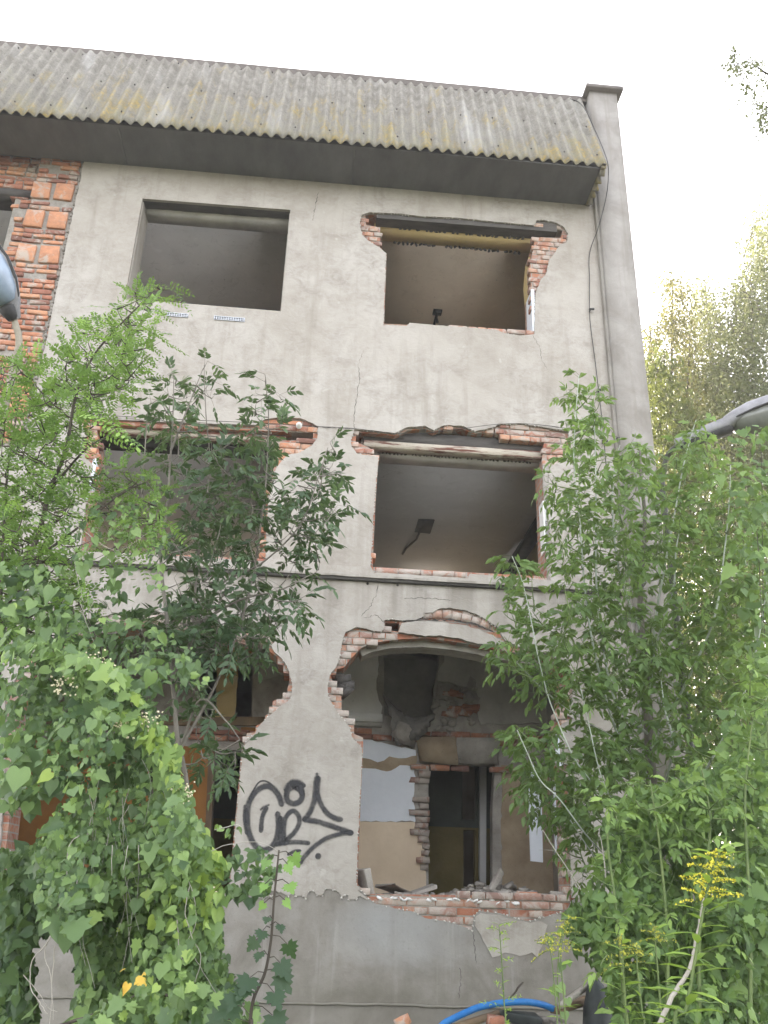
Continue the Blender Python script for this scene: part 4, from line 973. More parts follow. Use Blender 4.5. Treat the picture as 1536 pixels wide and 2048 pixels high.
# ============================================================ plants
ML_rob = m_leaf('locust_leaf', (.045, .085, .03), (.105, .18, .05), (.22, .34, .085), .36)
ML_ash = m_leaf('ash_leaf', (.03, .06, .03), (.068, .112, .054), (.15, .225, .08), .28, .4)
ML_vine = m_leaf('vine_leaf', (.034, .068, .03), (.09, .148, .06), (.18, .27, .085), .34, .45, (.36, .48, .09))
ML_box = m_leaf('box_elder_leaf', (.055, .095, .032), (.11, .18, .055), (.22, .32, .085), .38, .35)
ML_birch = m_leaf('birch_leaf', (.065, .085, .045), (.125, .15, .075), (.20, .215, .105), .35, .15)
ML_bush = m_leaf('bush_leaf', (.045, .085, .028), (.09, .155, .05), (.18, .27, .075), .34, .4)
ML_far = m_leaf('far_dull_leaf', (.05, .07, .03), (.10, .13, .05), (.19, .21, .07), .3, .15)
ML_gold = m_leaf('goldenrod_leaf', (.10, .16, .035), (.19, .29, .055), (.3, .42, .09), .35, .2)
ML_maple = m_leaf('maple_leaf', (.018, .038, .02), (.034, .062, .032), (.16, .28, .06), .25, .35)
M_flower = m_simple('yellow_florets', (.50, .46, .04), (.78, .72, .10), 30, .8, .1)
M_flowerg = m_simple('greenish_buds', (.24, .28, .05), (.5, .48, .08), 30, .8, .1)
M_yleaf = m_simple('yellowed_leaf', (.55, .35, .05), (.7, .5, .1), 9, .7, .1)

def tmpl(pts, faces): return np.array(pts, float), faces
def ell(w1, w2, fold=.10, curl=.0):
    v = [(0,0,0), (.33,0,-fold*.6), (.68,0,-fold*.5-curl*.4), (1,0,-curl), (.30,w1,0), (.66,w2,-curl*.3), (.30,-w1,0), (.66,-w2,-curl*.3)]
    return tmpl(v, [(0,1,4), (1,2,5,4), (2,3,5), (0,6,1), (1,6,7,2), (2,7,3)])
T_rob = ell(.19, .19, .04); T_ash = ell(.19, .15, .08, .12); T_box = ell(.20, .15, .07, .2); T_lance = ell(.125, .10, .03, .22)
T_dia = tmpl([(0,0,0), (.45,.36,.05), (1,0,-.05), (.45,-.36,.05)], [(0,1,2), (0,2,3)])
def fan(outline, cz=-.04, cx_=.35, z=None):
    pts = [(cx_, 0, cz)]+[(x, y, (0.0 if z is None else z(x, y))) for x, y in outline]; n = len(outline)
    return tmpl(pts, [(0, 1+i, 1+(i+1) % n) for i in range(n)])
_h = [(.06,0), (-.06,.16), (-.02,.33), (.18,.42), (.42,.40), (.60,.27), (.78,.13), (1,0)]
T_heart = fan(_h+[(x, -y) for x, y in _h[1:-1][::-1]], -.07, .35, lambda x, y: -.10*x*x+.05*abs(y))
_i = [(.05,0), (-.08,.20), (.05,.28), (.02,.48), (.26,.36), (.42,.50), (.52,.27), (.72,.22), (1,0)]
T_ivy = fan(_i+[(x, -y) for x, y in _i[1:-1][::-1]], -.05, .33, lambda x, y: -.12*x*x)
_m = [(.04,0), (-.10,.10), (-.16,.36), (.02,.32), (.10,.60), (.24,.42), (.42,.52), (.44,.30), (.60,.34), (.64,.14), (.80,.16), (1.0,0)]
T_maple = fan(_m+[(x, -y) for x, y in _m[1:-1][::-1]], -.03, .25, lambda x, y: -.12*(x-.2)**2-.10*y*y)

def nrm(v): return v/(np.linalg.norm(v, axis=-1, keepdims=True)+1e-9)
def leaves(acc, T, P, D, N, S, val):
    tv, tf = T; P = np.asarray(P, float); D = nrm(np.asarray(D, float)); N = np.asarray(N, float)
    Z = nrm(N-(N*D).sum(-1, keepdims=True)*D); Y = np.cross(Z, D); S = np.broadcast_to(np.asarray(S, float), (len(P),))
    W = rng.uniform(.85, 1.15, len(P))
    V = P[:, None]+S[:, None, None]*(tv[None, :, 0:1]*D[:, None]+tv[None, :, 1:2]*W[:, None, None]*Y[:, None]+tv[None, :, 2:3]*Z[:, None])
    n, m = len(P), len(tv)
    loops = np.concatenate([np.array(f) for f in tf]); sizes = np.array([len(f) for f in tf])
    L = (loops[None]+np.arange(n)[:, None]*m).ravel()
    acc.raw(V.reshape(-1, 3), L, np.tile(sizes, n), np.repeat(np.broadcast_to(val, (n,)), m))
def rnd(n, s=1.0): return rng.normal(0, s, (n, 3))
UP = np.array([0, 0, 1.0])

def compound(acc, T, P, D, Ln, pairs, leaf, ang=60, droop=.25, val=.5, rachis=None, hang=0.0):
    """pinnate leaves: N rachises with paired leaflets and a terminal one"""
    n = len(P); D = nrm(D); side = nrm(np.cross(D, UP+rnd(n, .35))); nor = nrm(np.cross(side, D)); nor *= np.sign(nor[:, 2:3]+1e-6)
    Ln = np.broadcast_to(Ln, (n,)); val = np.broadcast_to(val, (n,))
    a = math.radians(ang)
    for k in range(pairs+1):
        t = .30+.70*(k+1)/(pairs+1) if pairs < 4 else .16+.84*(k+1)/(pairs+1)
        base = P+D*(Ln*t)[:, None]-UP*(Ln*droop*t*t)[:, None]
        dd = nrm(D-UP*(2*droop*t)); vv = val+rng.normal(0, .05, n)
        sz = leaf*rng.uniform(.75, 1.1, n)*(1 if pairs < 4 else (.72+.5*math.sin(math.pi*(.15+.7*t))))
        if k == pairs: leaves(acc, T, base, dd+rnd(n, .1)-UP*hang, nor+rnd(n, .2), sz*1.1, vv)
        else:
            for s in (-1, 1):
                leaves(acc, T, base, dd*math.cos(a)+side*s*math.sin(a)+rnd(n, .12)-UP*hang, nor+rnd(n, .25)+side*s*.2, sz*rng.uniform(.85, 1.1, n), vv)
    if rachis is not None:
        for i in range(n):
            L_ = Ln[i]; q = [P[i], P[i]+D[i]*L_*.5-UP*L_*droop*.25, P[i]+D[i]*L_-UP*L_*droop]
            tube(rachis, q, [.0018, .0014, .0008], 3, .5, False)

def sample_poly(poly, n, seed=None):
    P = np.array([(p[0], p[1]) for p in poly], float); lo, hi = P.min(0), P.max(0); out = []
    while len(out) < n:
        q = rng.uniform(lo, hi, (n*2, 2)); m = inside_np(q[:, 0], q[:, 1], [tuple(p) for p in P]); out += [tuple(x) for x in q[m]]
    return out[:n]
def targets(poly, n, y0, y1): return np.array([at(p[0], p[1], random.uniform(y0, y1)) for p in sample_poly(poly, n)])

def grow(skel, tg, maxr=.012, bow=.12, drop=.0, seg=7, up_pen=.8):
    """attach every target to the nearest node that lies lower; returns the twig polylines"""
    nodes = np.vstack([smooth_path(s, 10) for s in skel]); tws = []
    d0 = np.array([np.min(np.linalg.norm(nodes-t, axis=1)) for t in tg]); order = np.argsort(d0)
    for i in order:
        t = tg[i]; dv = t-nodes; d = np.linalg.norm(dv, axis=1); cost = d+up_pen*np.maximum(0, .35*d-dv[:, 2])
        j = int(np.argmin(cost)); a = nodes[j]; L = d[j]
        if L < .04: continue
        s = np.linspace(0, 1, seg)[:, None]; b = a+(t-a)*s
        wob = rng.normal(0, .05*L, 3); b = b+np.sin(s*math.pi)*(np.array([wob[0], wob[1], -bow*L])+0)-np.array([0, 0, drop*L])*s**2
        tws.append(b); nodes = np.vstack([nodes, b[2:]])
    return tws
def twigmesh(acc, tws, r0=.008, r1=.002, seg=4):
    for b in tws:
        L = np.linalg.norm(b[-1]-b[0]); tube(acc, b, np.linspace(min(r0, .004+L*.012), r1, len(b)), seg, .5, False)
def along(tws, step, t0=.25, jit=.3):
    P, D = [], []
    for b in tws:
        seg = np.diff(b, axis=0); l = np.linalg.norm(seg, axis=1); c = np.concatenate([[0], np.cumsum(l)]); L = c[-1]; s = L*t0
        while s < L:
            k = min(np.searchsorted(c, s, side='right')-1, len(seg)-1); f = (s-c[k])/(l[k]+1e-9)
            P.append(b[k]+seg[k]*f); D.append(seg[k]/(l[k]+1e-9)); s += step*random.uniform(1-jit, 1+jit)
        P.append(b[-1]); D.append(seg[-1]/(l[-1]+1e-9))
    return np.array(P), np.array(D)
def outward(D, spread=1.0, up_=.2):
    n = len(D); r = nrm(np.cross(D, rnd(n)))
    return nrm(D*(1-.5*spread)+r*spread+UP*up_)
def plant(name, base, label, cat, group=None): 
    o = empty(name, base); tag(o, label, cat, group); return o

# ---------------------------------------------------- black locust, upper left
def locust():
    base = np.array([-2.05, -4.9, 0.]); r = plant('black_locust_tree', base, 'feathery light green locust tree reaching up the left edge over the bare brickwork', 'tree')
    Y = -4.6
    sk = [np.vstack([[base], path([(-60,1700,-4.8),(0,1280,Y),(40,1140,Y),(75,1075,Y),(100,980,Y),(132,900,Y-.05),(150,800,Y-.1),(185,715,Y-.1),(240,650,Y-.2),(300,590,Y-.2)])]),
          path([(0,1280,Y),(5,1100,Y),(15,950,Y+.1),(30,850,Y+.1),(45,760,Y+.2)]), path([(40,1140,Y),(150,1060,Y-.1),(240,990,Y-.15),(300,960,Y-.2)]),
          path([(100,980,Y),(170,900,Y-.2),(220,870,Y-.2)]), path([(-60,1500,Y),(-40,1200,Y+.2),(-30,900,Y+.2),(10,740,Y+.2)])]
    a = Acc()
    for k, s in enumerate(sk): p = smooth_path(s, 6); tube(a, p, np.linspace((.022 if k == 0 else .009), .003, len(p)), 6)
    polys = [([(-60,760),(40,715),(130,705),(185,720),(215,790),(205,850),(150,870),(180,930),(150,1010),(90,1080),(30,1110),(-60,1110)], 360),
             ([(110,740),(150,665),(210,625),(255,590),(290,575),(322,585),(315,612),(285,640),(325,680),(320,705),(285,720),(270,770),(225,800),(150,790)], 125),
             ([(150,960),(230,930),(300,940),(335,985),(330,1070),(250,1110),(150,1100)], 62),
             ([(-60,1080),(60,1060),(150,1100),(190,1180),(150,1270),(-60,1280)], 150)]
    tg = np.vstack([targets(p, n, Y-.45, Y+.55) for p, n in polys]+[path([(325,563,Y-.2),(345,578,Y-.2),(270,585,Y-.2),(240,870,Y-.5),(225,845,Y-.5)])])
    tw = grow(sk, tg, bow=.1); twigmesh(a, tw, .005, .001)
    a.build('trunk', M_barkd, r)
    P, D = along(tw, .085, .1); n = len(P); v = np.clip(.42+.22*rng.standard_normal(n), 0, 1)
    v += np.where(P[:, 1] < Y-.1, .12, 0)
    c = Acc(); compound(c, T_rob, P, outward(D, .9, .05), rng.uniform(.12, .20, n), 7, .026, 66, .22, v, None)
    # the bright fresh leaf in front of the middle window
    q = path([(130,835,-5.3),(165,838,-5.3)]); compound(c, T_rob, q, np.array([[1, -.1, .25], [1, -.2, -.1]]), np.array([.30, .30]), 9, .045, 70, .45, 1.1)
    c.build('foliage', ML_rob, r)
locust()

# ---------------------------------------------------- ash saplings, centre left
def ash():
    base = np.array([-.95, -3.2, 0.]); r = plant('ash_tree', base, 'dark green young ash with several thin straight stems in front of the left windows', 'tree')
    Y = -3.1
    sk = [np.vstack([[base], path([(370,1700,Y),(352,1450,Y),(335,1250,Y),(322,1120,Y),(333,1020,Y),(342,900,Y),(346,830,Y),(348,745,Y)])]),
          path([(352,1400,Y),(390,1250,Y+.1),(440,1170,Y+.1),(525,1125,Y),(600,1050,Y-.1),(635,960,Y-.1),(656,895,Y-.1)]),
          path([(360,1500,Y),(440,1350,Y),(500,1180,Y+.1),(528,1000,Y+.1),(535,900,Y+.1),(537,820,Y+.1),(530,760,Y+.1)]),
          path([(380,1300,Y+.2),(398,1100,Y+.2),(410,1000,Y+.2),(420,930,Y+.2),(412,830,Y+.1),(408,730,Y+.1)]),
          path([(322,1120,Y),(285,1000,Y),(290,900,Y),(296,810,Y)]), path([(342,900,Y),(370,830,Y),(405,740,Y)]),
          path([(360,1500,Y),(400,1400,Y-.2),(450,1440,Y-.3),(480,1480,Y-.3)]), path([(390,1250,Y),(480,1200,Y-.1),(560,1180,Y-.1),(620,1150,Y-.1)])]
    a = Acc()
    for k, s in enumerate(sk): p = smooth_path(s, 6); tube(a, p, np.linspace((.022 if k == 0 else .011), .003, len(p)), 6)
    a.build('trunk', M_bark, r); a = Acc()
    polys = [([(285,820),(330,750),(350,735),(420,735),(440,790),(430,850),(300,860)], 22), ([(500,790),(530,755),(565,790),(560,860),(500,870)], 14),
             ([(300,860),(540,850),(560,930),(540,1040),(500,1110),(330,1110),(290,1000)], 88), ([(560,980),(620,930),(660,890),(690,930),(680,1000),(650,1060),(600,1110),(540,1120)], 44),
             ([(420,950),(540,930),(640,1060),(640,1160),(600,1240),(500,1280),(380,1240),(330,1130)], 120), ([(330,1150),(560,1200),(520,1300),(430,1330),(400,1450),(350,1400),(300,1250)], 70), ([(150,1225),(500,1225),(540,1290),(430,1310),(300,1270),(160,1290)], 70),
             ([(390,1400),(440,1410),(475,1470),(470,1530),(430,1560),(390,1500)], 18)]
    tg = np.vstack([targets(p, n, Y-.35, Y+.7) for p, n in polys]+[path([(660,885,Y),(672,905,Y),(690,940,Y-.1),(675,1010,Y),(415,722,Y),(348,738,Y),(530,748,Y),(480,1500,-3.6),(470,1535,-3.6)])])
    tw = grow(sk, tg, bow=.08); twigmesh(a, tw, .006, .0015)
    P, D = along(tw, .12, .35); n = len(P)
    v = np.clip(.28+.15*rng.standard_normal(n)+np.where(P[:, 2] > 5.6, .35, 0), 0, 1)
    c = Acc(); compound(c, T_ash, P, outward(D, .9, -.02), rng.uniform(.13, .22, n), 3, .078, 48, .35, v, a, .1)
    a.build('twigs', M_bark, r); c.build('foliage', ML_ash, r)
ash()

# ---------------------------------------------------- box elder, right
def boxelder():
    base = np.array([2.72, -1.7, 0.]); r = plant('box_elder_tree', base, 'multi-stemmed box elder with pale green canes covering the right end of the facade', 'tree')
    Y = -1.9
    tr = [np.vstack([[base], path([(1335,1980,-1.75),(1318,1700,-1.8),(1303,1560,-1.85),(1298,1450,-1.9),(1292,1350,-1.95),(1284,1270,-1.95),(1281,1180,-1.95),(1290,1050,-2.0),(1282,950,-2.0),(1280,900,-2.0)])])]
    canes = [[(1303,1560,-1.85),(1240,1480,-2.1),(1195,1330,-2.3),(1172,1200,-2.3),(1160,1050,-2.3),(1148,930,-2.3),(1150,850,-2.3),(1158,750,-2.3)],
             [(1298,1470,-1.9),(1230,1400,-2.2),(1195,1200,-2.2),(1192,1000,-2.2),(1190,880,-2.2),(1185,790,-2.2)],
             [(1310,1640,-1.9),(1180,1560,-2.5),(1110,1430,-2.6),(1080,1330,-2.6),(1062,1240,-2.6),(1045,1165,-2.6),(1024,1112,-2.6)],
             [(1297,1440,-1.9),(1310,1250,-2.1),(1330,1130,-2.2),(1347,1040,-2.2),(1365,940,-2.2),(1380,880,-2.2),(1392,840,-2.2)],
             [(1300,1500,-1.9),(1380,1350,-2.3),(1430,1230,-2.5),(1448,1110,-2.5),(1458,1010,-2.5),(1461,930,-2.5)],
             [(1292,1350,-1.95),(1345,1180,-2.3),(1352,1100,-2.3),(1362,1050,-2.3)],
             [(1320,1700,-1.8),(1250,1640,-2.4),(1205,1560,-2.6),(1178,1450,-2.6),(1160,1370,-2.6)],
             [(1325,1800,-1.8),(1200,1700,-2.6),(1120,1600,-2.8),(1080,1560,-2.8),(1052,1500,-2.8),(1034,1460,-2.8)],
             [(1300,1500,-1.9),(1220,1470,-2.0),(1110,1400,-2.2),(1010,1300,-2.3),(985,1270,-2.3)],
             [(1320,1700,-1.8),(1400,1560,-2.4),(1460,1450,-2.6),(1500,1350,-2.6),(1530,1200,-2.6),(1540,1050,-2.6)],
             [(1284,1270,-1.95),(1240,1150,-2.0),(1225,1020,-2.0),(1230,930,-2.0),(1240,890,-2.0)],
             [(1310,1640,-1.9),(1345,1500,-2.5),(1330,1420,-2.6),(1322,1360,-2.6)],
             [(1325,1800,-1.8),(1230,1760,-2.4),(1180,1700,-2.6),(1140,1640,-2.7)]]
    a = Acc(); p = smooth_path(tr[0], 6); tube(a, p, np.linspace(.062, .008, len(p)), 9); a.build('trunk', M_bark, r)
    a = Acc(); sk = [path(c) for c in canes]
    for k_, s in enumerate(sk): p = smooth_path(s, 6); tube(a, p, np.linspace(.006 if k_ in (2, 6, 7, 8, 12) else .012, .0035, len(p)), 6)
    a.build('canes', M_cane, r); a = Acc()
    polys = [([(1125,750),(1200,765),(1215,840),(1195,900),(1130,890)], 24), ([(1080,900),(1180,880),(1240,920),(1260,1080),(1230,1180),(1120,1180),(1095,1040)], 105),
             ([(1000,1110),(1060,1130),(1110,1250),(1110,1330),(1030,1330),(1000,1250)], 36), ([(955,1270),(1020,1265),(1120,1310),(1150,1400),(1060,1400),(985,1320)], 34),
             ([(1240,890),(1290,870),(1330,930),(1340,1050),(1290,1180),(1230,1180)], 85), ([(1330,900),(1400,850),(1470,930),(1536,1000),(1550,1250),(1450,1300),(1330,1250),(1310,1080)], 240),
             ([(1110,1170),(1300,1180),(1330,1300),(1290,1420),(1200,1440),(1120,1350)], 165), ([(1290,1250),(1480,1250),(1540,1420),(1480,1540),(1330,1540),(1290,1400)], 220),
             ([(1020,1440),(1120,1460),(1200,1560),(1180,1680),(1080,1640),(1010,1530)], 90), ([(1150,1440),(1290,1440),(1290,1560),(1180,1560)], 75), ([(1150,1560),(1400,1560),(1400,1780),(1180,1780),(1110,1680)], 105)]
    tg = np.vstack([targets(p, n, -2.75, -1.5) for p, n in polys])
    tw = grow(tr+sk, tg, bow=.06); twigmesh(a, tw, .007, .0018)
    P, D = along(tw, .105, .2); P2, D2 = along([smooth_path(s, 6)[14:] for s in sk], .10, .2); P = np.vstack([P, P2]); D = np.vstack([D, D2]); n = len(P)
    v = np.clip(.42+.17*rng.standard_normal(n)-np.clip((5.2-P[:, 2])*.10, 0, .26), 0, 1)  # lower leaves toned darker, crown shade put into the colour
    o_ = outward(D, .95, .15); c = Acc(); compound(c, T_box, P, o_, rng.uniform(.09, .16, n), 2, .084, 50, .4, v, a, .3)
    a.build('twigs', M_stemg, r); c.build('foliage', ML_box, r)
boxelder()

# ---------------------------------------------------- leafy curtains (each its own plant)
def surf_leaves(acc, T, poly, n, yf, size, val, spread=.17, hang=.8, out=(-.1, -1, .55), vs=.2, clump=None):
    q = np.array(sample_poly(poly, n)); Y = np.array([yf(x, y) for x, y in q])+rng.normal(0, spread, n)
    P = np.array([at(x, y, yy) for (x, y), yy in zip(q, Y)]); N = nrm(np.array(out)+rnd(n, .45)); D = nrm(-UP*hang+rnd(n, .5)+np.array([0, -.25, 0]))
    if clump is not None:
        kp = np.array([noise.noise(Vector((p_[0]*3.1, p_[1]*3.1, p_[2]*2.2))) for p_ in P]) > clump; P, N, D, Y, q = P[kp], N[kp], D[kp], Y[kp], q[kp]; n = len(P)
    vv = np.clip(val+vs*rng.standard_normal(n)+np.array([.25*(noise.noise(Vector((p[0]*3, p[1]*3, p[2]*3)))) for p in P])-1.0*(Y-np.array([yf(x, y) for x, y in q]))*.5, 0, 1.05)  # leaf tone falls with depth, shade put into the colour
    sz = size*np.clip(rng.lognormal(-.12, .36, n), .35, 1.9); g = rng.integers(0, 3, n)
    for k, zs in enumerate((1.0, 3.4, -1.8)):
        m = g == k; tv = T[0].copy(); tv[:, 2] *= zs
        if k == 1: tv[:, 1] *= .82; tv[:, 2] += .25*np.abs(tv[:, 1])
        leaves(acc, (tv, T[1]), P[m], D[m], N[m], sz[m], vv[m])
    return P
def hang_stems(acc, paths, r0=.004, k=5):
    for p in paths: r0_ = r0*random.uniform(.35, .6); q = smooth_path(path(p), k+2); q += np.cumsum(rng.normal(0, .0012, q.shape), 0); tube(acc, q, np.linspace(r0_, r0_*.5, len(q)), 5, .5, False)

def vine_curtain():
    r = plant('climbing_vine', (-.9, -4.9, 0), 'dense hanging curtain of heart-shaped and lobed vine leaves filling the lower left corner', 'vine')
    yf = lambda x, y: -5.0-.25*math.sin(max(0, min(1, (y-1250)/750))*math.pi)-.2*math.sin(x*.027+y*.006)-.16*math.sin(y*.021+x*.012)+.25*max(0, (y-1700)/400)*(1 if x < 150 else 0)
    c = Acc(); c2 = Acc()
    main = [(70,1270),(150,1300),(230,1330),(300,1380),(345,1480),(375,1600),(400,1660),(430,1740),(440,1850),(455,1930),(480,2000),(500,2060),(150,2060),(160,1900),(90,1840),(60,1700),(130,1600),(90,1500),(60,1400)]
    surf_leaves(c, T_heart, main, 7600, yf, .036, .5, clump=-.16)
    surf_leaves(c, T_heart, main, 2600, lambda x, y: yf(x, y)+.38, .048, .25, .15)  # back layer toned dark so the gaps read as shade
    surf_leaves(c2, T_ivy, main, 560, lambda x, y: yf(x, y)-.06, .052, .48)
    surf_leaves(c, T_heart, [(0,1290),(80,1270),(110,1420),(60,1480),(0,1500)], 330, yf, .038, .42)
    surf_leaves(c, T_heart, [(100,1200),(230,1230),(330,1260),(400,1300),(420,1370),(300,1380),(200,1330),(110,1290)], 300, lambda x, y: -4.9, .042, .45, .25)
    surf_leaves(c, T_heart, [(0,1120),(90,1130),(150,1200),(120,1290),(0,1300)], 260, lambda x, y: -4.9, .055, .42, .2)
    surf_leaves(c, T_heart, [(90,1100),(180,1010),(300,980),(340,1060),(330,1180),(230,1210),(120,1180)], 200, lambda x, y: -4.9, .042, .55, .2)
    surf_leaves(c, T_heart, [(0,1480),(70,1460),(130,1540),(60,1620),(0,1610)], 150, yf, .055, .4)
    surf_leaves(c, T_heart, [(0,1690),(60,1700),(150,1760),(170,1850),(100,1860),(0,1900)], 700, lambda x, y: -4.4, .05, .22)
    surf_leaves(c, T_heart, [(0,1860),(60,1870),(70,2060),(0,2060)], 330, lambda x, y: -4.4, .06, .15)
    surf_leaves(c2, T_ivy, [(120,1290),(250,1340),(330,1460),(350,1480),(300,1420),(200,1350)], 60, lambda x, y: -5.45, .06, .8)
    # bright edge of fresh leaves down the right side
    edge = [(60,1290),(120,1270),(160,1300),(230,1420),(330,1440),(365,1500),(370,1600),(410,1660),(445,1740),(440,1880),(410,1880),(400,1750),(360,1660),(330,1560),(290,1480),(200,1430),(130,1350)]
    surf_leaves(c, T_heart, edge, 260, lambda x, y: -5.4, .045, .85, .05); surf_leaves(c2, T_ivy, edge, 70, lambda x, y: -5.42, .058, .85, .05)
    surf_leaves(c, T_heart, [(430,1720),(520,1690),(560,1720),(540,1790),(450,1800)], 130, lambda x, y: -5.2, .036, .5, .1)
    surf_leaves(c, T_heart, [(425,1650),(480,1640),(490,1665),(430,1680)], 9, lambda x, y: -5.4, .03, 1.0, .03)
    surf_leaves(c2, T_ivy, [(230,1980),(400,1960),(500,2000),(560,2060),(150,2060)], 160, lambda x, y: -5.6, .056, .6, .08)
    c.build('heart_leaves', ML_vine, r); c2.build('lobed_leaves', ML_vine, r)
    s = Acc()
    hang_stems(s, [[(120,1790,-5.4),(118,1840,-5.4),(95,1890,-5.4),(70,1920,-5.4),(68,1970,-5.4),(82,1995,-5.4),(100,2020,-5.4)], [(155,1760,-5.4),(150,1820,-5.4),(130,1865,-5.4)], [(118,1840,-5.4),(92,1900,-5.4),(100,1950,-5.4),(108,2040,-5.4)],
                   [(47,1950,-5.4),(75,1985,-5.4),(90,2015,-5.4),(112,2023,-5.4)], [(110,1890,-5.4),(108,1950,-5.4),(104,2048,-5.4)], [(350,1720,-5.5),(375,1760,-5.5),(392,1800,-5.5),(395,1850,-5.5),(380,1880,-5.5),(400,1920,-5.5),(440,1990,-5.5)],
                   [(380,1770,-5.5),(372,1830,-5.5),(385,1870,-5.5),(402,1910,-5.5),(388,1960,-5.5)], [(355,1840,-5.5),(358,1900,-5.5),(365,1925,-5.5)], [(225,1690,-5.5),(224,1750,-5.5)], [(255,1690,-5.5),(245,1740,-5.5)], [(278,1690,-5.5),(277,1750,-5.5)],
                   [(160,1670,-5.5),(140,1690,-5.5),(135,1730,-5.5),(145,1780,-5.5),(150,1800,-5.5)], [(160,1200,-5.0),(175,1250,-5.0),(195,1310,-5.0),(200,1330,-5.0)], [(165,1200,-5),(150,1120,-5),(160,1050,-5)], [(150,1050,-5),(230,1100,-5),(300,1060,-5)],
                   [(410,1710,-5.4),(460,1690,-5.4),(520,1688,-5.4),(560,1705,-5.4)], [(430,1660,-5.4),(470,1650,-5.4),(485,1660,-5.4),(490,1680,-5.4)]], .005)
    for k in range(22):
        x = random.uniform(100, 400); y = random.uniform(1500, 1850); hang_stems(s, [[(x, y, -5.3), (x+random.uniform(-20, 20), y+50, -5.35), (x+random.uniform(-30, 30), y+random.uniform(90, 190), -5.35)]], .0028)
    s.build('dry_stems', M_dead, r)
    s = Acc(); hang_stems(s, [[(300,2120,-4.9),(322,1960,-4.9),(318,1800,-4.9),(305,1650,-4.9),(290,1480,-4.9),(230,1360,-4.9),(150,1200,-4.9)], [(90,2060,-5.5),(180,2030,-5.5),(270,1990,-5.5),(322,1950,-5.5)], [(330,1990,-5.6),(400,2020,-5.6),(450,2040,-5.6)]], .012); s.build('main_stem', M_barkd, r)
    y_ = Acc(); surf_leaves(y_, T_heart, [(240,1930),(290,1930),(290,1990),(240,1990)], 4, lambda x, y: -5.5, .04, .5, .01); y_.build('yellowed_leaves', M_yleaf, r)
    f = Acc()
    for cx_, cy_, m in ((245,1445,60),(165,1325,20),(205,1325,30),(366,1590,36),(425,1790,10),(300,1440,26),(120,1370,40)):
        for _ in range(m):
            v = at(cx_+random.gauss(0, 12), cy_+random.gauss(0, 10), -5.45); chunk(f, v, random.uniform(.003, .006))
    f.build('pale_flowers', m_simple('cream_flowers', (.55, .48, .32), (.75, .7, .5), 20, .8, .1), r)
vine_curtain()

def right_thicket():
    r = plant('wild_grape_thicket', (3.2, -3.3, 0), 'broad thicket of rounded grape leaves filling the lower right corner', 'bush')
    yf = lambda x, y: -3.2-.5*math.sin((x-1150)/400*math.pi*.5)*max(0, (y-1500)/550)-.25*math.sin(x*.023+y*.013)-.15*math.sin(y*.025)
    c = Acc(); c2 = Acc()
    reg = [(1200,1640),(1260,1590),(1380,1545),(1480,1500),(1560,1490),(1560,2070),(1230,2070),(1215,1950),(1150,1900),(1130,1820),(1190,1800),(1220,1740)]
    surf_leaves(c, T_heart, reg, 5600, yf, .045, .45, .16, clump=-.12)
    surf_leaves(c, T_heart, reg, 3000, lambda x, y: yf(x, y)+.45, .062, .15, .15)  # dark-toned back layer stands in for shaded gaps
    surf_leaves(c2, T_ivy, [(1380,1600),(1560,1500),(1560,1980),(1400,1980)], 900, lambda x, y: yf(x, y)-.12, .06, .6, .08)
    surf_leaves(c, T_heart, [(1230,1600),(1440,1560),(1440,1660),(1260,1690)], 300, lambda x, y: yf(x, y)-.1, .06, .55, .1)
    surf_leaves(c, T_heart, [(1150,1780),(1300,1780),(1340,1900),(1200,1920)], 260, lambda x, y: -3.7, .05, .45, .1)
    surf_leaves(c2, T_ivy, [(1440,1420),(1560,1400),(1560,1560),(1440,1600)], 260, lambda x, y: -3.3, .055, .6, .2)
    surf_leaves(c2, T_ivy, [(1410,820),(1560,840),(1560,1100),(1470,1150)], 60, lambda x, y: -3.6, .07, .5, .15)
    surf_leaves(c, T_heart, [(1460,860),(1560,840),(1560,1500),(1500,1480),(1480,1100)], 420, lambda x, y: -3.0, .07, .4, .2)
    c.build('rounded_leaves', ML_bush, r); c2.build('lobed_leaves', ML_bush, r)
    s = Acc(); hang_stems(s, [[(1600,2300,-3.3),(1560,1900,-3.2),(1540,1500,-3.1),(1530,1200,-3.0),(1525,900,-3.0)], [(1290,2300,-3.2),(1280,1950,-3.1),(1290,1700,-3.1)], [(1420,2300,-3.2),(1400,1900,-3.1),(1420,1620,-3.1)]], .012)
    hang_stems(s, [[(1512,1050,-3.4),(1520,1150,-3.4),(1526,1280,-3.4)]], .006); s.build('stems', M_barkd, r)
right_thicket()

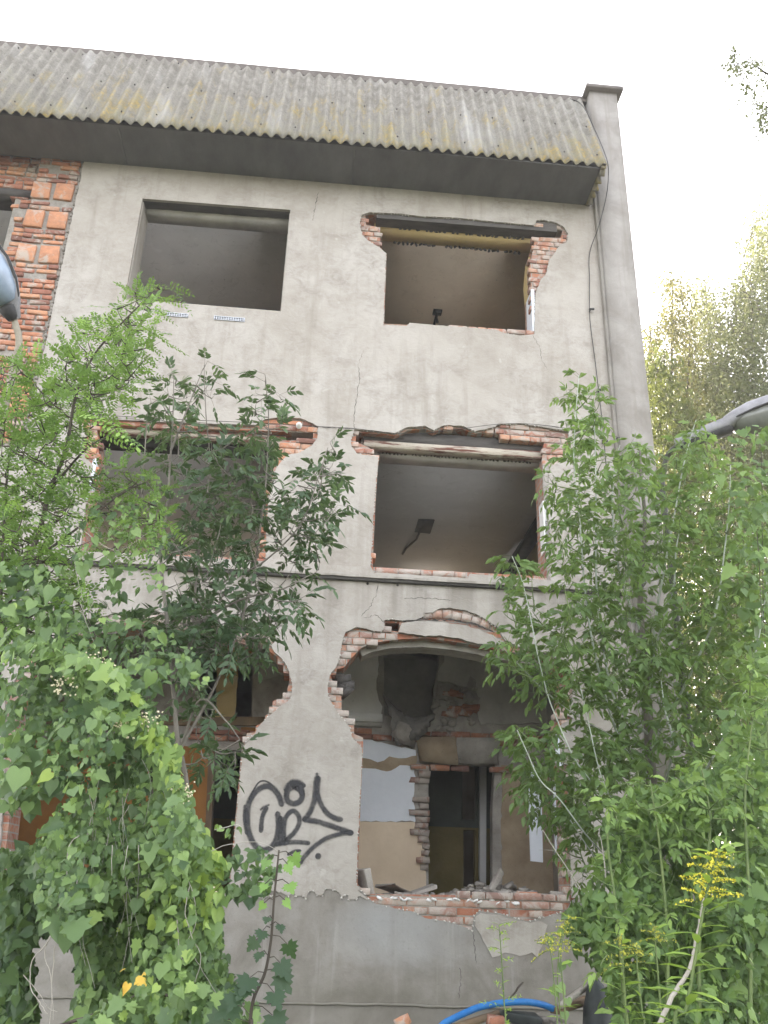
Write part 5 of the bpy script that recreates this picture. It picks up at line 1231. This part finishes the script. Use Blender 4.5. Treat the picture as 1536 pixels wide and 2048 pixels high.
# ---------------------------------------------------- far birches and poplar behind the building
def far_tree(name, base, h, label, polys, y0, y1, leafmat, size, dens, weep, tops, cat='tree', barkm=None, T=T_dia, gold=.0, group='trees behind the building'):
    r = plant(name, base, label, cat, group); base = np.array(base, float)
    yc = (y0+y1)/2
    sk = [np.vstack([[base], [base+[0, 0, h*.35]], path([(x, y, yc)])]) for x, y in tops]
    a = Acc()
    for k, s in enumerate(sk): p = smooth_path(s, 8); tube(a, p, np.linspace(.13 if k == 0 else .08, .015, len(p)), 7)
    tg = np.vstack([targets(p, n, y0, y1) for p, n in polys]); tw = grow(sk, tg, bow=-.05 if weep else .05, drop=0, up_pen=.3)
    twigmesh(a, tw, .016, .003, 4); a.build('trunk', barkm or M_barkd, r)
    c = Acc(); P, D = along(tw, dens, .15)
    if weep:   # leaves on hanging strands
        PP = []
        for p in P:
            L = random.choice([.2, .3, .45, .8]); m = int(L/.03); q = p+np.array([random.gauss(0, .16), random.gauss(0, .16), random.gauss(0, .08)]); t = np.arange(m)[:, None]*.03
            PP.append(q-UP*t+rng.normal(0, 1, (m, 3))*(.03+.10*np.exp(-t/.2)))
        P = np.concatenate(PP)
    else:
        P = np.repeat(P, 8, 0)+rng.normal(0, .15, (len(P)*8, 3))
    n = len(P); v = np.clip(.42+.13*rng.standard_normal(n)+gold, 0, 1); leaves(c, T, P, nrm(-UP*.6+rnd(n, .6)), rnd(n), size*rng.uniform(.6, 1.2, n), v)
    c.build('foliage', leafmat, r); return n
n1 = far_tree('silver_birch_tree', (10.3, 6.0, 0), 14, 'tallest weeping birch at the right edge of the photo behind the street lamp',
    [([(1500,420),(1560,400),(1570,1000),(1430,1000),(1440,640),(1480,560)], 700), ([(1430,560),(1500,540),(1560,1000),(1400,1050)], 420)], 5.0, 8.0, ML_birch, .075, .28, True, [(1545,430), (1500,560), (1560,700)])
n2 = far_tree('silver_birch_tree', (8.2, 7.5, 0), 12, 'middle weeping birch with a thin ragged top between the house and the tallest birch',
    [([(1400,540),(1440,600),(1450,900),(1360,980),(1340,760),(1370,640)], 480), ([(1330,700),(1560,750),(1560,1500),(1340,1500)], 700)], 6.5, 9.0, ML_birch, .075, .30, True, [(1410,560), (1440,640), (1380,750)])
n3 = far_tree('golden_topped_tree', (6.3, 6.2, 0), 11, 'narrow tree with a yellow sunlit top next to the right wall of the house', 
    [([(1325,555),(1360,550),(1385,600),(1375,680),(1330,680)], 110), ([(1300,640),(1390,640),(1400,900),(1290,960),(1285,760)], 380), ([(1285,620),(1300,640),(1300,760),(1284,740)], 14)], 5.4, 7.0, m_leaf('golden_lit_leaf', (.065, .078, .035), (.12, .13, .05), (.21, .195, .07), .32, .15), .085, .22, False, [(1345,560), (1300,650), (1380,680)], T=T_ash)  # yellow of the low sun put into the leaf colour
n4 = far_tree('poplar_tree', (5.9, 4.6, 0), 9, 'dark leafy tree filling the gap between wall and street lamp', 
    [([(1285,720),(1330,700),(1380,800),(1400,950),(1340,1100),(1300,1100),(1290,880)], 380), ([(1300,1000),(1560,1000),(1560,1650),(1330,1650)], 950)], 3.6, 5.8, ML_far, .12, .24, False, [(1310,730), (1350,800), (1460,1000)], T=T_ash)
def woods():
    c = Acc(); n = 26000; th = rng.uniform(-2.3, 2.3, n); R_ = rng.uniform(42, 58, n); top = 6.0+2.2*np.sin(th*9)+1.4*np.sin(th*23+1)
    z = top*rng.uniform(0, 1, n)**.8; P = np.stack([np.sin(th)*R_, np.cos(th)*R_, z], 1)
    leaves(c, T_dia, P, rnd(n), rnd(n), rng.uniform(.35, .9, n), np.clip(.35+.2*rng.standard_normal(n), 0, 1)); tag(c.build('distant_woods', ML_far), 'distant wood closing the horizon behind the house and birches', 'woods', kind='stuff')
woods()
def overhang():
    r = plant('birch_branch_tree', (3.6, -5.2, 0), 'hanging birch twig reaching into the top right corner against the sky', 'tree'); Y = -4.8
    sk = [np.vstack([[np.array([4.6, -4.6, 0.])], [np.array([4.6, -4.6, 5.])], path([(1700,60,Y),(1600,120,Y),(1545,150,Y),(1500,125,Y),(1460,130,Y)])]), path([(1560,145,Y),(1530,175,Y),(1500,185,Y),(1470,205,Y)]), path([(1575,150,Y),(1545,200,Y),(1520,250,Y),(1510,275,Y)])]
    a = Acc()
    for k, s in enumerate(sk): p = smooth_path(s, 8); tt = np.linspace(0, 1, len(p)); tube(a, p, (.07*(1-tt)**2+.0015) if k == 0 else .0018, 6)
    tg = np.vstack([targets([(1430,140),(1465,95),(1520,110),(1560,130),(1560,270),(1510,270),(1490,190)], 120, Y-.2, Y+.2), path([(1425,140,Y),(1465,90,Y),(1512,283,Y),(1452,210,Y)])])
    tw = grow(sk, tg, bow=-.05, up_pen=0); twigmesh(a, tw, .003, .0008, 4); a.build('trunk', M_barkd, r)
    P, D = along(tw, .05, .1); P = np.repeat(P, 3, 0)+rng.normal(0, .02, (len(P)*3, 3)); n = len(P); c = Acc()
    leaves(c, T_dia, P, nrm(-UP+rnd(n, .5)), rnd(n), .027*rng.uniform(.6, 1.2, n), np.clip(.8+.2*rng.standard_normal(n), 0, 1)); c.build('foliage', ML_birch, r)  # leaf tone raised pale, backlight put into the colour
overhang()

# ---------------------------------------------------- goldenrods
def goldenrod(stem, label, plume=1.0, leafn=44, ll=.075, rad=.006, yellow=1.0):
    q = path(stem); base = np.array([q[0][0], q[0][1], 0.]); r = plant('goldenrod_plant', base, label, 'goldenrod', 'goldenrods at the lower right')
    P = smooth_path(np.vstack([[base], q]), 8); a = Acc(); tube(a, P, np.linspace(rad, rad*.4, len(P)), 6); 
    L, D = along([P], (np.sum(np.linalg.norm(np.diff(P, axis=0), axis=1))*.86)/leafn, .10, .2); n = len(L); k = np.arange(n)*2.4
    dirs = np.stack([np.cos(k), np.sin(k), np.full(n, .35)], 1)+rnd(n, .15); c = Acc()
    sz = 1.25*ll*(1.1-.3*(np.arange(n)/n)**3)*rng.uniform(.8, 1.15, n); leaves(c, T_lance, L, dirs, np.tile(UP, (n, 1))+rnd(n, .2), sz, np.clip(.5+.18*rng.standard_normal(n), 0, 1)); 
    f = Acc(); top = P[-1]; Dt = nrm(P[-1]-P[-4]); nb = int(17*plume)+3; rs = plume**.5
    for i in range(nb):
        t = i/nb; s = top-Dt*(.13*plume*(1-t)); an = i*2.4+random.uniform(-.4, .4); Lb = rs*.085*(1.1-.7*t)*random.uniform(.6, 1.25); d = np.array([math.cos(an)*1.15, math.sin(an)*.8, random.uniform(.15, .75)]); dr = random.uniform(.25, .75)
        b = np.array([s+d*Lb*u-UP*Lb*dr*u*u for u in np.linspace(0, 1, 7)]); tube(a, b, .001, 3, .5, False)
        m = int(46*Lb/.085*yellow); u = rng.uniform(.12, 1, m)[:, None]; q_ = s+d*Lb*u-UP*Lb*dr*u*u+rng.normal(0, .0016, (m, 3))+UP*.003
        if m: leaves(f, T_dia, q_-.003*d, nrm(UP*.8+rnd(m, .6)), rnd(m), .0085*rng.uniform(.6, 1.2, m), .5)
    a.build('stem', M_stemg, r); c.build('leaves', ML_gold, r); f.build('flower_plume', M_flower if yellow > .75 else M_flowerg, r)
goldenrod([(1352,2120,-6.2),(1372,2020,-6.2),(1390,1920,-6.2),(1405,1830,-6.2),(1420,1760,-6.2),(1440,1700,-6.2)], 'tallest goldenrod, with the brightest yellow plume beside the bleached dead branch', 1.5, 110, .10, .007)
goldenrod([(1262,2120,-5.9),(1252,2020,-5.9),(1246,1920,-5.9),(1244,1870,-5.9)], 'goldenrod with drooping thin greenish-yellow sprays standing in the middle of the row', .8, 56, .075, .004, .5)
goldenrod([(1330,2120,-5.8),(1320,2000,-5.8),(1312,1900,-5.8),(1308,1850,-5.8)], 'slim goldenrod with a small greenish tip between the tallest one and the middle one', .45, 48, .07, .005, .6)
goldenrod([(1295,2120,-5.9),(1285,2030,-5.9),(1275,1940,-5.9),(1272,1890,-5.9)], 'shorter leafy goldenrod with hardly any bloom in the middle of the row', .3, 44, .07, .005, .5)
goldenrod([(1135,2120,-5.6),(1128,2000,-5.6),(1122,1900,-5.6),(1140,1835,-5.6)], 'goldenrod with arching yellow plume in front of the dark plastic tub and crumbling sill', 1.0, 30, .06, .004, .6)
goldenrod([(1118,2120,-5.7),(1112,2010,-5.7),(1102,1910,-5.7),(1090,1868,-5.7)], 'goldenrod leaning left with a curled thin plume right of the pale plaster patch', .5, 24, .06, .003, .6)
goldenrod([(1012,2120,-5.6),(1008,2000,-5.6),(1002,1900,-5.6),(998,1860,-5.6)], 'faint wispy goldenrod without flowers standing in front of the blue pipe', .9, 60, .04, .0035, .0001) if False else None
def shrub():
    base = np.array([3.0, -3.6, 0.]); r = plant('elder_shrub', base, 'loose upright shrub with pointed compound leaves rising over the grape thicket', 'bush'); Y = -3.9
    sk = [path(q) for q in ([(1260,2200,Y),(1245,1950,Y),(1230,1800,Y),(1215,1680,Y),(1225,1600,Y)], [(1330,2200,Y),(1335,1900,Y),(1320,1700,Y),(1300,1560,Y)], [(1400,2200,Y),(1400,1850,Y),(1420,1650,Y),(1400,1520,Y)], [(1500,2200,Y),(1500,1850,Y),(1490,1600,Y),(1505,1440,Y)], [(1560,2200,Y),(1545,1800,Y),(1540,1550,Y),(1530,1400,Y)])]
    a = Acc()
    for q in sk: p_ = smooth_path(q, 6); tube(a, p_, np.linspace(.014, .004, len(p_)), 6)
    tg = np.vstack([targets(q, n, Y-.25, Y+.35) for q, n in (([(1190,1560),(1440,1500),(1560,1420),(1560,1700),(1190,1740)], 80), ([(1150,1740),(1560,1700),(1560,2048),(1230,2048)], 70), ([(1480,1300),(1560,1250),(1560,1450),(1480,1450)], 26))])
    tw = grow(sk, tg, bow=.06); twigmesh(a, tw, .005, .0015); a.build('stems', M_stemg, r)
    P, D = along(tw, .09, .25); n = len(P); c = Acc(); compound(c, T_box, P, outward(D, .95, .15), rng.uniform(.07, .13, n), 2, .066, 50, .3, np.clip(.5+.2*rng.standard_normal(n), 0, 1), None, .25); c.build('foliage', ML_box, r)
shrub()
def wispy():
    q = path([(1014,2120,-5.6),(1008,2000,-5.6),(1002,1900,-5.6),(998,1850,-5.6)]); base = np.array([q[0][0], q[0][1], 0.]); r = plant('fleabane_plant', base, 'thin wispy weed in front of the blue pipe and the pale plaster patch', 'weed')
    P = smooth_path(np.vstack([[base], q]), 8); a = Acc(); tube(a, P, np.linspace(.004, .0015, len(P)), 5); c = Acc()
    L, D = along([P], .022, .45); n = len(L); k = np.arange(n)*2.4; leaves(c, T_lance, L, np.stack([np.cos(k), np.sin(k), np.full(n, .5)], 1), np.tile(UP, (n, 1)), .035*rng.uniform(.6, 1.2, n), .6)
    for i in range(14):
        s = P[-1-(i*2)]; an = i*2.4; d = np.array([math.cos(an), math.sin(an)*.6, .55]); Lb = random.uniform(.04, .10); b = np.array([s+d*Lb*u-UP*Lb*.4*u*u for u in np.linspace(0, 1, 6)]); tube(a, b, .0009, 3, .5, False)
        m = 14; leaves(c, T_lance, b[0]+(b[-1]-b[0])*rng.uniform(.2, 1, (m, 1)), rnd(m)+d, rnd(m), .014, .75)
    a.build('stem', M_stemg, r); c.build('leaves', ML_gold, r)
wispy()

# ---------------------------------------------------- maple sapling, young vine shoot, dead branch, bare stalks
def maple():
    q = path([(498,2120,-6.0),(500,2048,-6.0),(508,1995,-6.0),(530,1945,-6.0),(542,1880,-6.0),(548,1800,-6.0),(554,1740,-6.0),(558,1700,-6.0)]); base = np.array([q[0][0], q[0][1], 0.])
    r = plant('maple_sapling', base, 'slender maple sapling with dark pointed leaves below the graffiti', 'sapling'); P = smooth_path(np.vstack([[base], q]), 6); a = Acc(); tube(a, P, np.linspace(.007, .003, len(P)), 6)
    c = Acc(); L = [(540,1855,525,1862,.075,.1),(541,1850,560,1850,.06,.1),(542,1872,512,1880,.075,.1),(543,1870,575,1888,.09,.1),(536,1915,560,1925,.11,.1),(535,1910,520,1905,.07,.1),(530,1945,500,1955,.11,.1),(534,1940,560,1950,.11,.1),(520,1965,548,1985,.10,.1),(508,1990,490,1975,.10,.15),(503,2010,545,2030,.14,.1),(500,2030,470,2010,.13,.2),(498,2045,450,2040,.15,.2),
         (556,1720,575,1728,.075,.9),(557,1712,535,1720,.07,.8),(551,1762,578,1768,.07,.9),(551,1760,530,1768,.06,.9),(548,1795,570,1800,.06,.95),(549,1800,528,1806,.05,.95),(557,1705,585,1712,.08,.9),(545,1840,535,1835,.05,.3),(496,1970,470,1990,.09,.15),(520,1960,492,1968,.10,.1)]
    for x0, y0, x1, y1, s, v in L:
        A, B = at(x0, y0, -6.0), at(x1, y1, -6.0-random.uniform(-.05, .1)); tube(a, [A, (A+B)/2+[0, 0, .01], B], .0016, 4, .5, False)
        d = (B-A); d = d/np.linalg.norm(d)*.8+np.array([0, -.1, -.75]); leaves(c, T_maple, [B], [d], [np.array([random.gauss(0, .25), -.9, .5])], s*.62, v)
    a.build('stem', M_barkd, r); c.build('leaves', ML_maple, r)
maple()
def single(name, pth, r0, r1, mat, label, cat, side=()):
    a = Acc(); P = smooth_path(path(pth), 6); P += rng.normal(0, r0*.12, P.shape); tube(a, P, np.linspace(r0, r1, len(P)), 8)
    for s in side: q = smooth_path(path(s), 4); tube(a, q, np.linspace(r1*.8, r1*.25, len(q)), 5)
    return tag(a.build(name, mat), label, cat)
single('dead_branch', [(1300,2110,-6.0),(1322,2040,-6.0),(1350,1985,-6.0),(1380,1935,-6.0),(1392,1880,-6.0),(1402,1830,-6.0),(1410,1790,-6.0)], .009, .004, M_dead, 'bleached white dead branch standing crooked behind the tallest goldenrod', 'branch')
single('bare_stalk', [(1240,1870,-3.6),(1195,1830,-3.6),(1150,1760,-3.6),(1110,1700,-3.6),(1085,1660,-3.6)], .005, .002, M_dead, 'thin pale bare stalk slanting across the right end of the big opening', 'stalk', [[(1108,1701,-3.6),(1095,1700,-3.6),(1078,1700,-3.6)], [(1130,1735,-3.6),(1115,1735,-3.6)]])
single('bare_stalk', [(1212,1760,-3.6),(1208,1720,-3.6),(1202,1680,-3.6),(1196,1665,-3.6)], .005, .002, M_dead, 'short forked bare stalk in the gap left of the grape thicket', 'stalk', [[(1206,1706,-3.6),(1196,1690,-3.6),(1190,1680,-3.6)], [(1207,1715,-3.6),(1214,1700,-3.6)]])
def shoot():
    q = path([(1128,2120,-5.5),(1122,2040,-5.5),(1115,1960,-5.5),(1120,1890,-5.5),(1130,1845,-5.5)]); r = plant('bindweed_shoot', (q[0][0], q[0][1], 0), 'bindweed with bright green leaves twining up a stem right of the blue pipe', 'vine')
    a = Acc(); P = smooth_path(np.vstack([[(q[0][0], q[0][1], 0)], q]), 8); tube(a, P, .0025, 5); L, D = along([P], .045, .45); n = len(L); c = Acc()
    leaves(c, T_heart, L+rnd(n, .02), -UP+rnd(n, .5), np.array([0, -1, .2])+rnd(n, .4), .045*rng.uniform(.6, 1.3, n), np.clip(.75+.3*rng.standard_normal(n), 0, 1)); a.build('stem', M_stemg, r); c.build('leaves', ML_vine, r)
shoot()
# low ground cover at the foot of everything
def weeds():
    c = Acc(); n = 9000; x = rng.uniform(-7, 7, n); y = rng.uniform(-7.6, -.3, n); k = (np.abs(x) > .35) | (y > -6.5); x, y = x[k], y[k]; n = len(x)
    P = np.stack([x, y, rng.uniform(-.02, .25, n)*(.5+.5*np.sin(x*2)*np.cos(y*2.3))+.02], 1)
    leaves(c, T_lance, P, nrm(UP*.7+rnd(n, .5)), rnd(n), rng.uniform(.08, .28, n), np.clip(.4+.2*rng.standard_normal(n), 0, 1))
    tag(c.build('ground_weeds', ML_bush), 'low grass and weeds covering the ground before the wall', 'weeds', kind='stuff')
weeds()
print('far leaves', n1, n2, n3, n4)

# ------------------------------------------------------------ added haze volume that lifts the blacks like veiling glare
a = Acc(); box(a, (-90, -40, -1.2), (90, 90, 19.0)); hz = bpy.data.materials.new('veiling_haze'); hz.use_nodes = True; t_ = hz.node_tree; t_.nodes.clear()
ho = t_.nodes.new('ShaderNodeOutputMaterial'); hv = t_.nodes.new('ShaderNodeVolumePrincipled'); hv.inputs['Density'].default_value = .003; hv.inputs['Color'].default_value = (.95, .93, .88, 1); hv.inputs['Anisotropy'].default_value = .3
t_.links.new(hv.outputs[0], ho.inputs['Volume']); tag(a.build('haze', hz), 'thin pale haze volume added to lift the blacks like veiling glare', 'haze', kind='stuff')
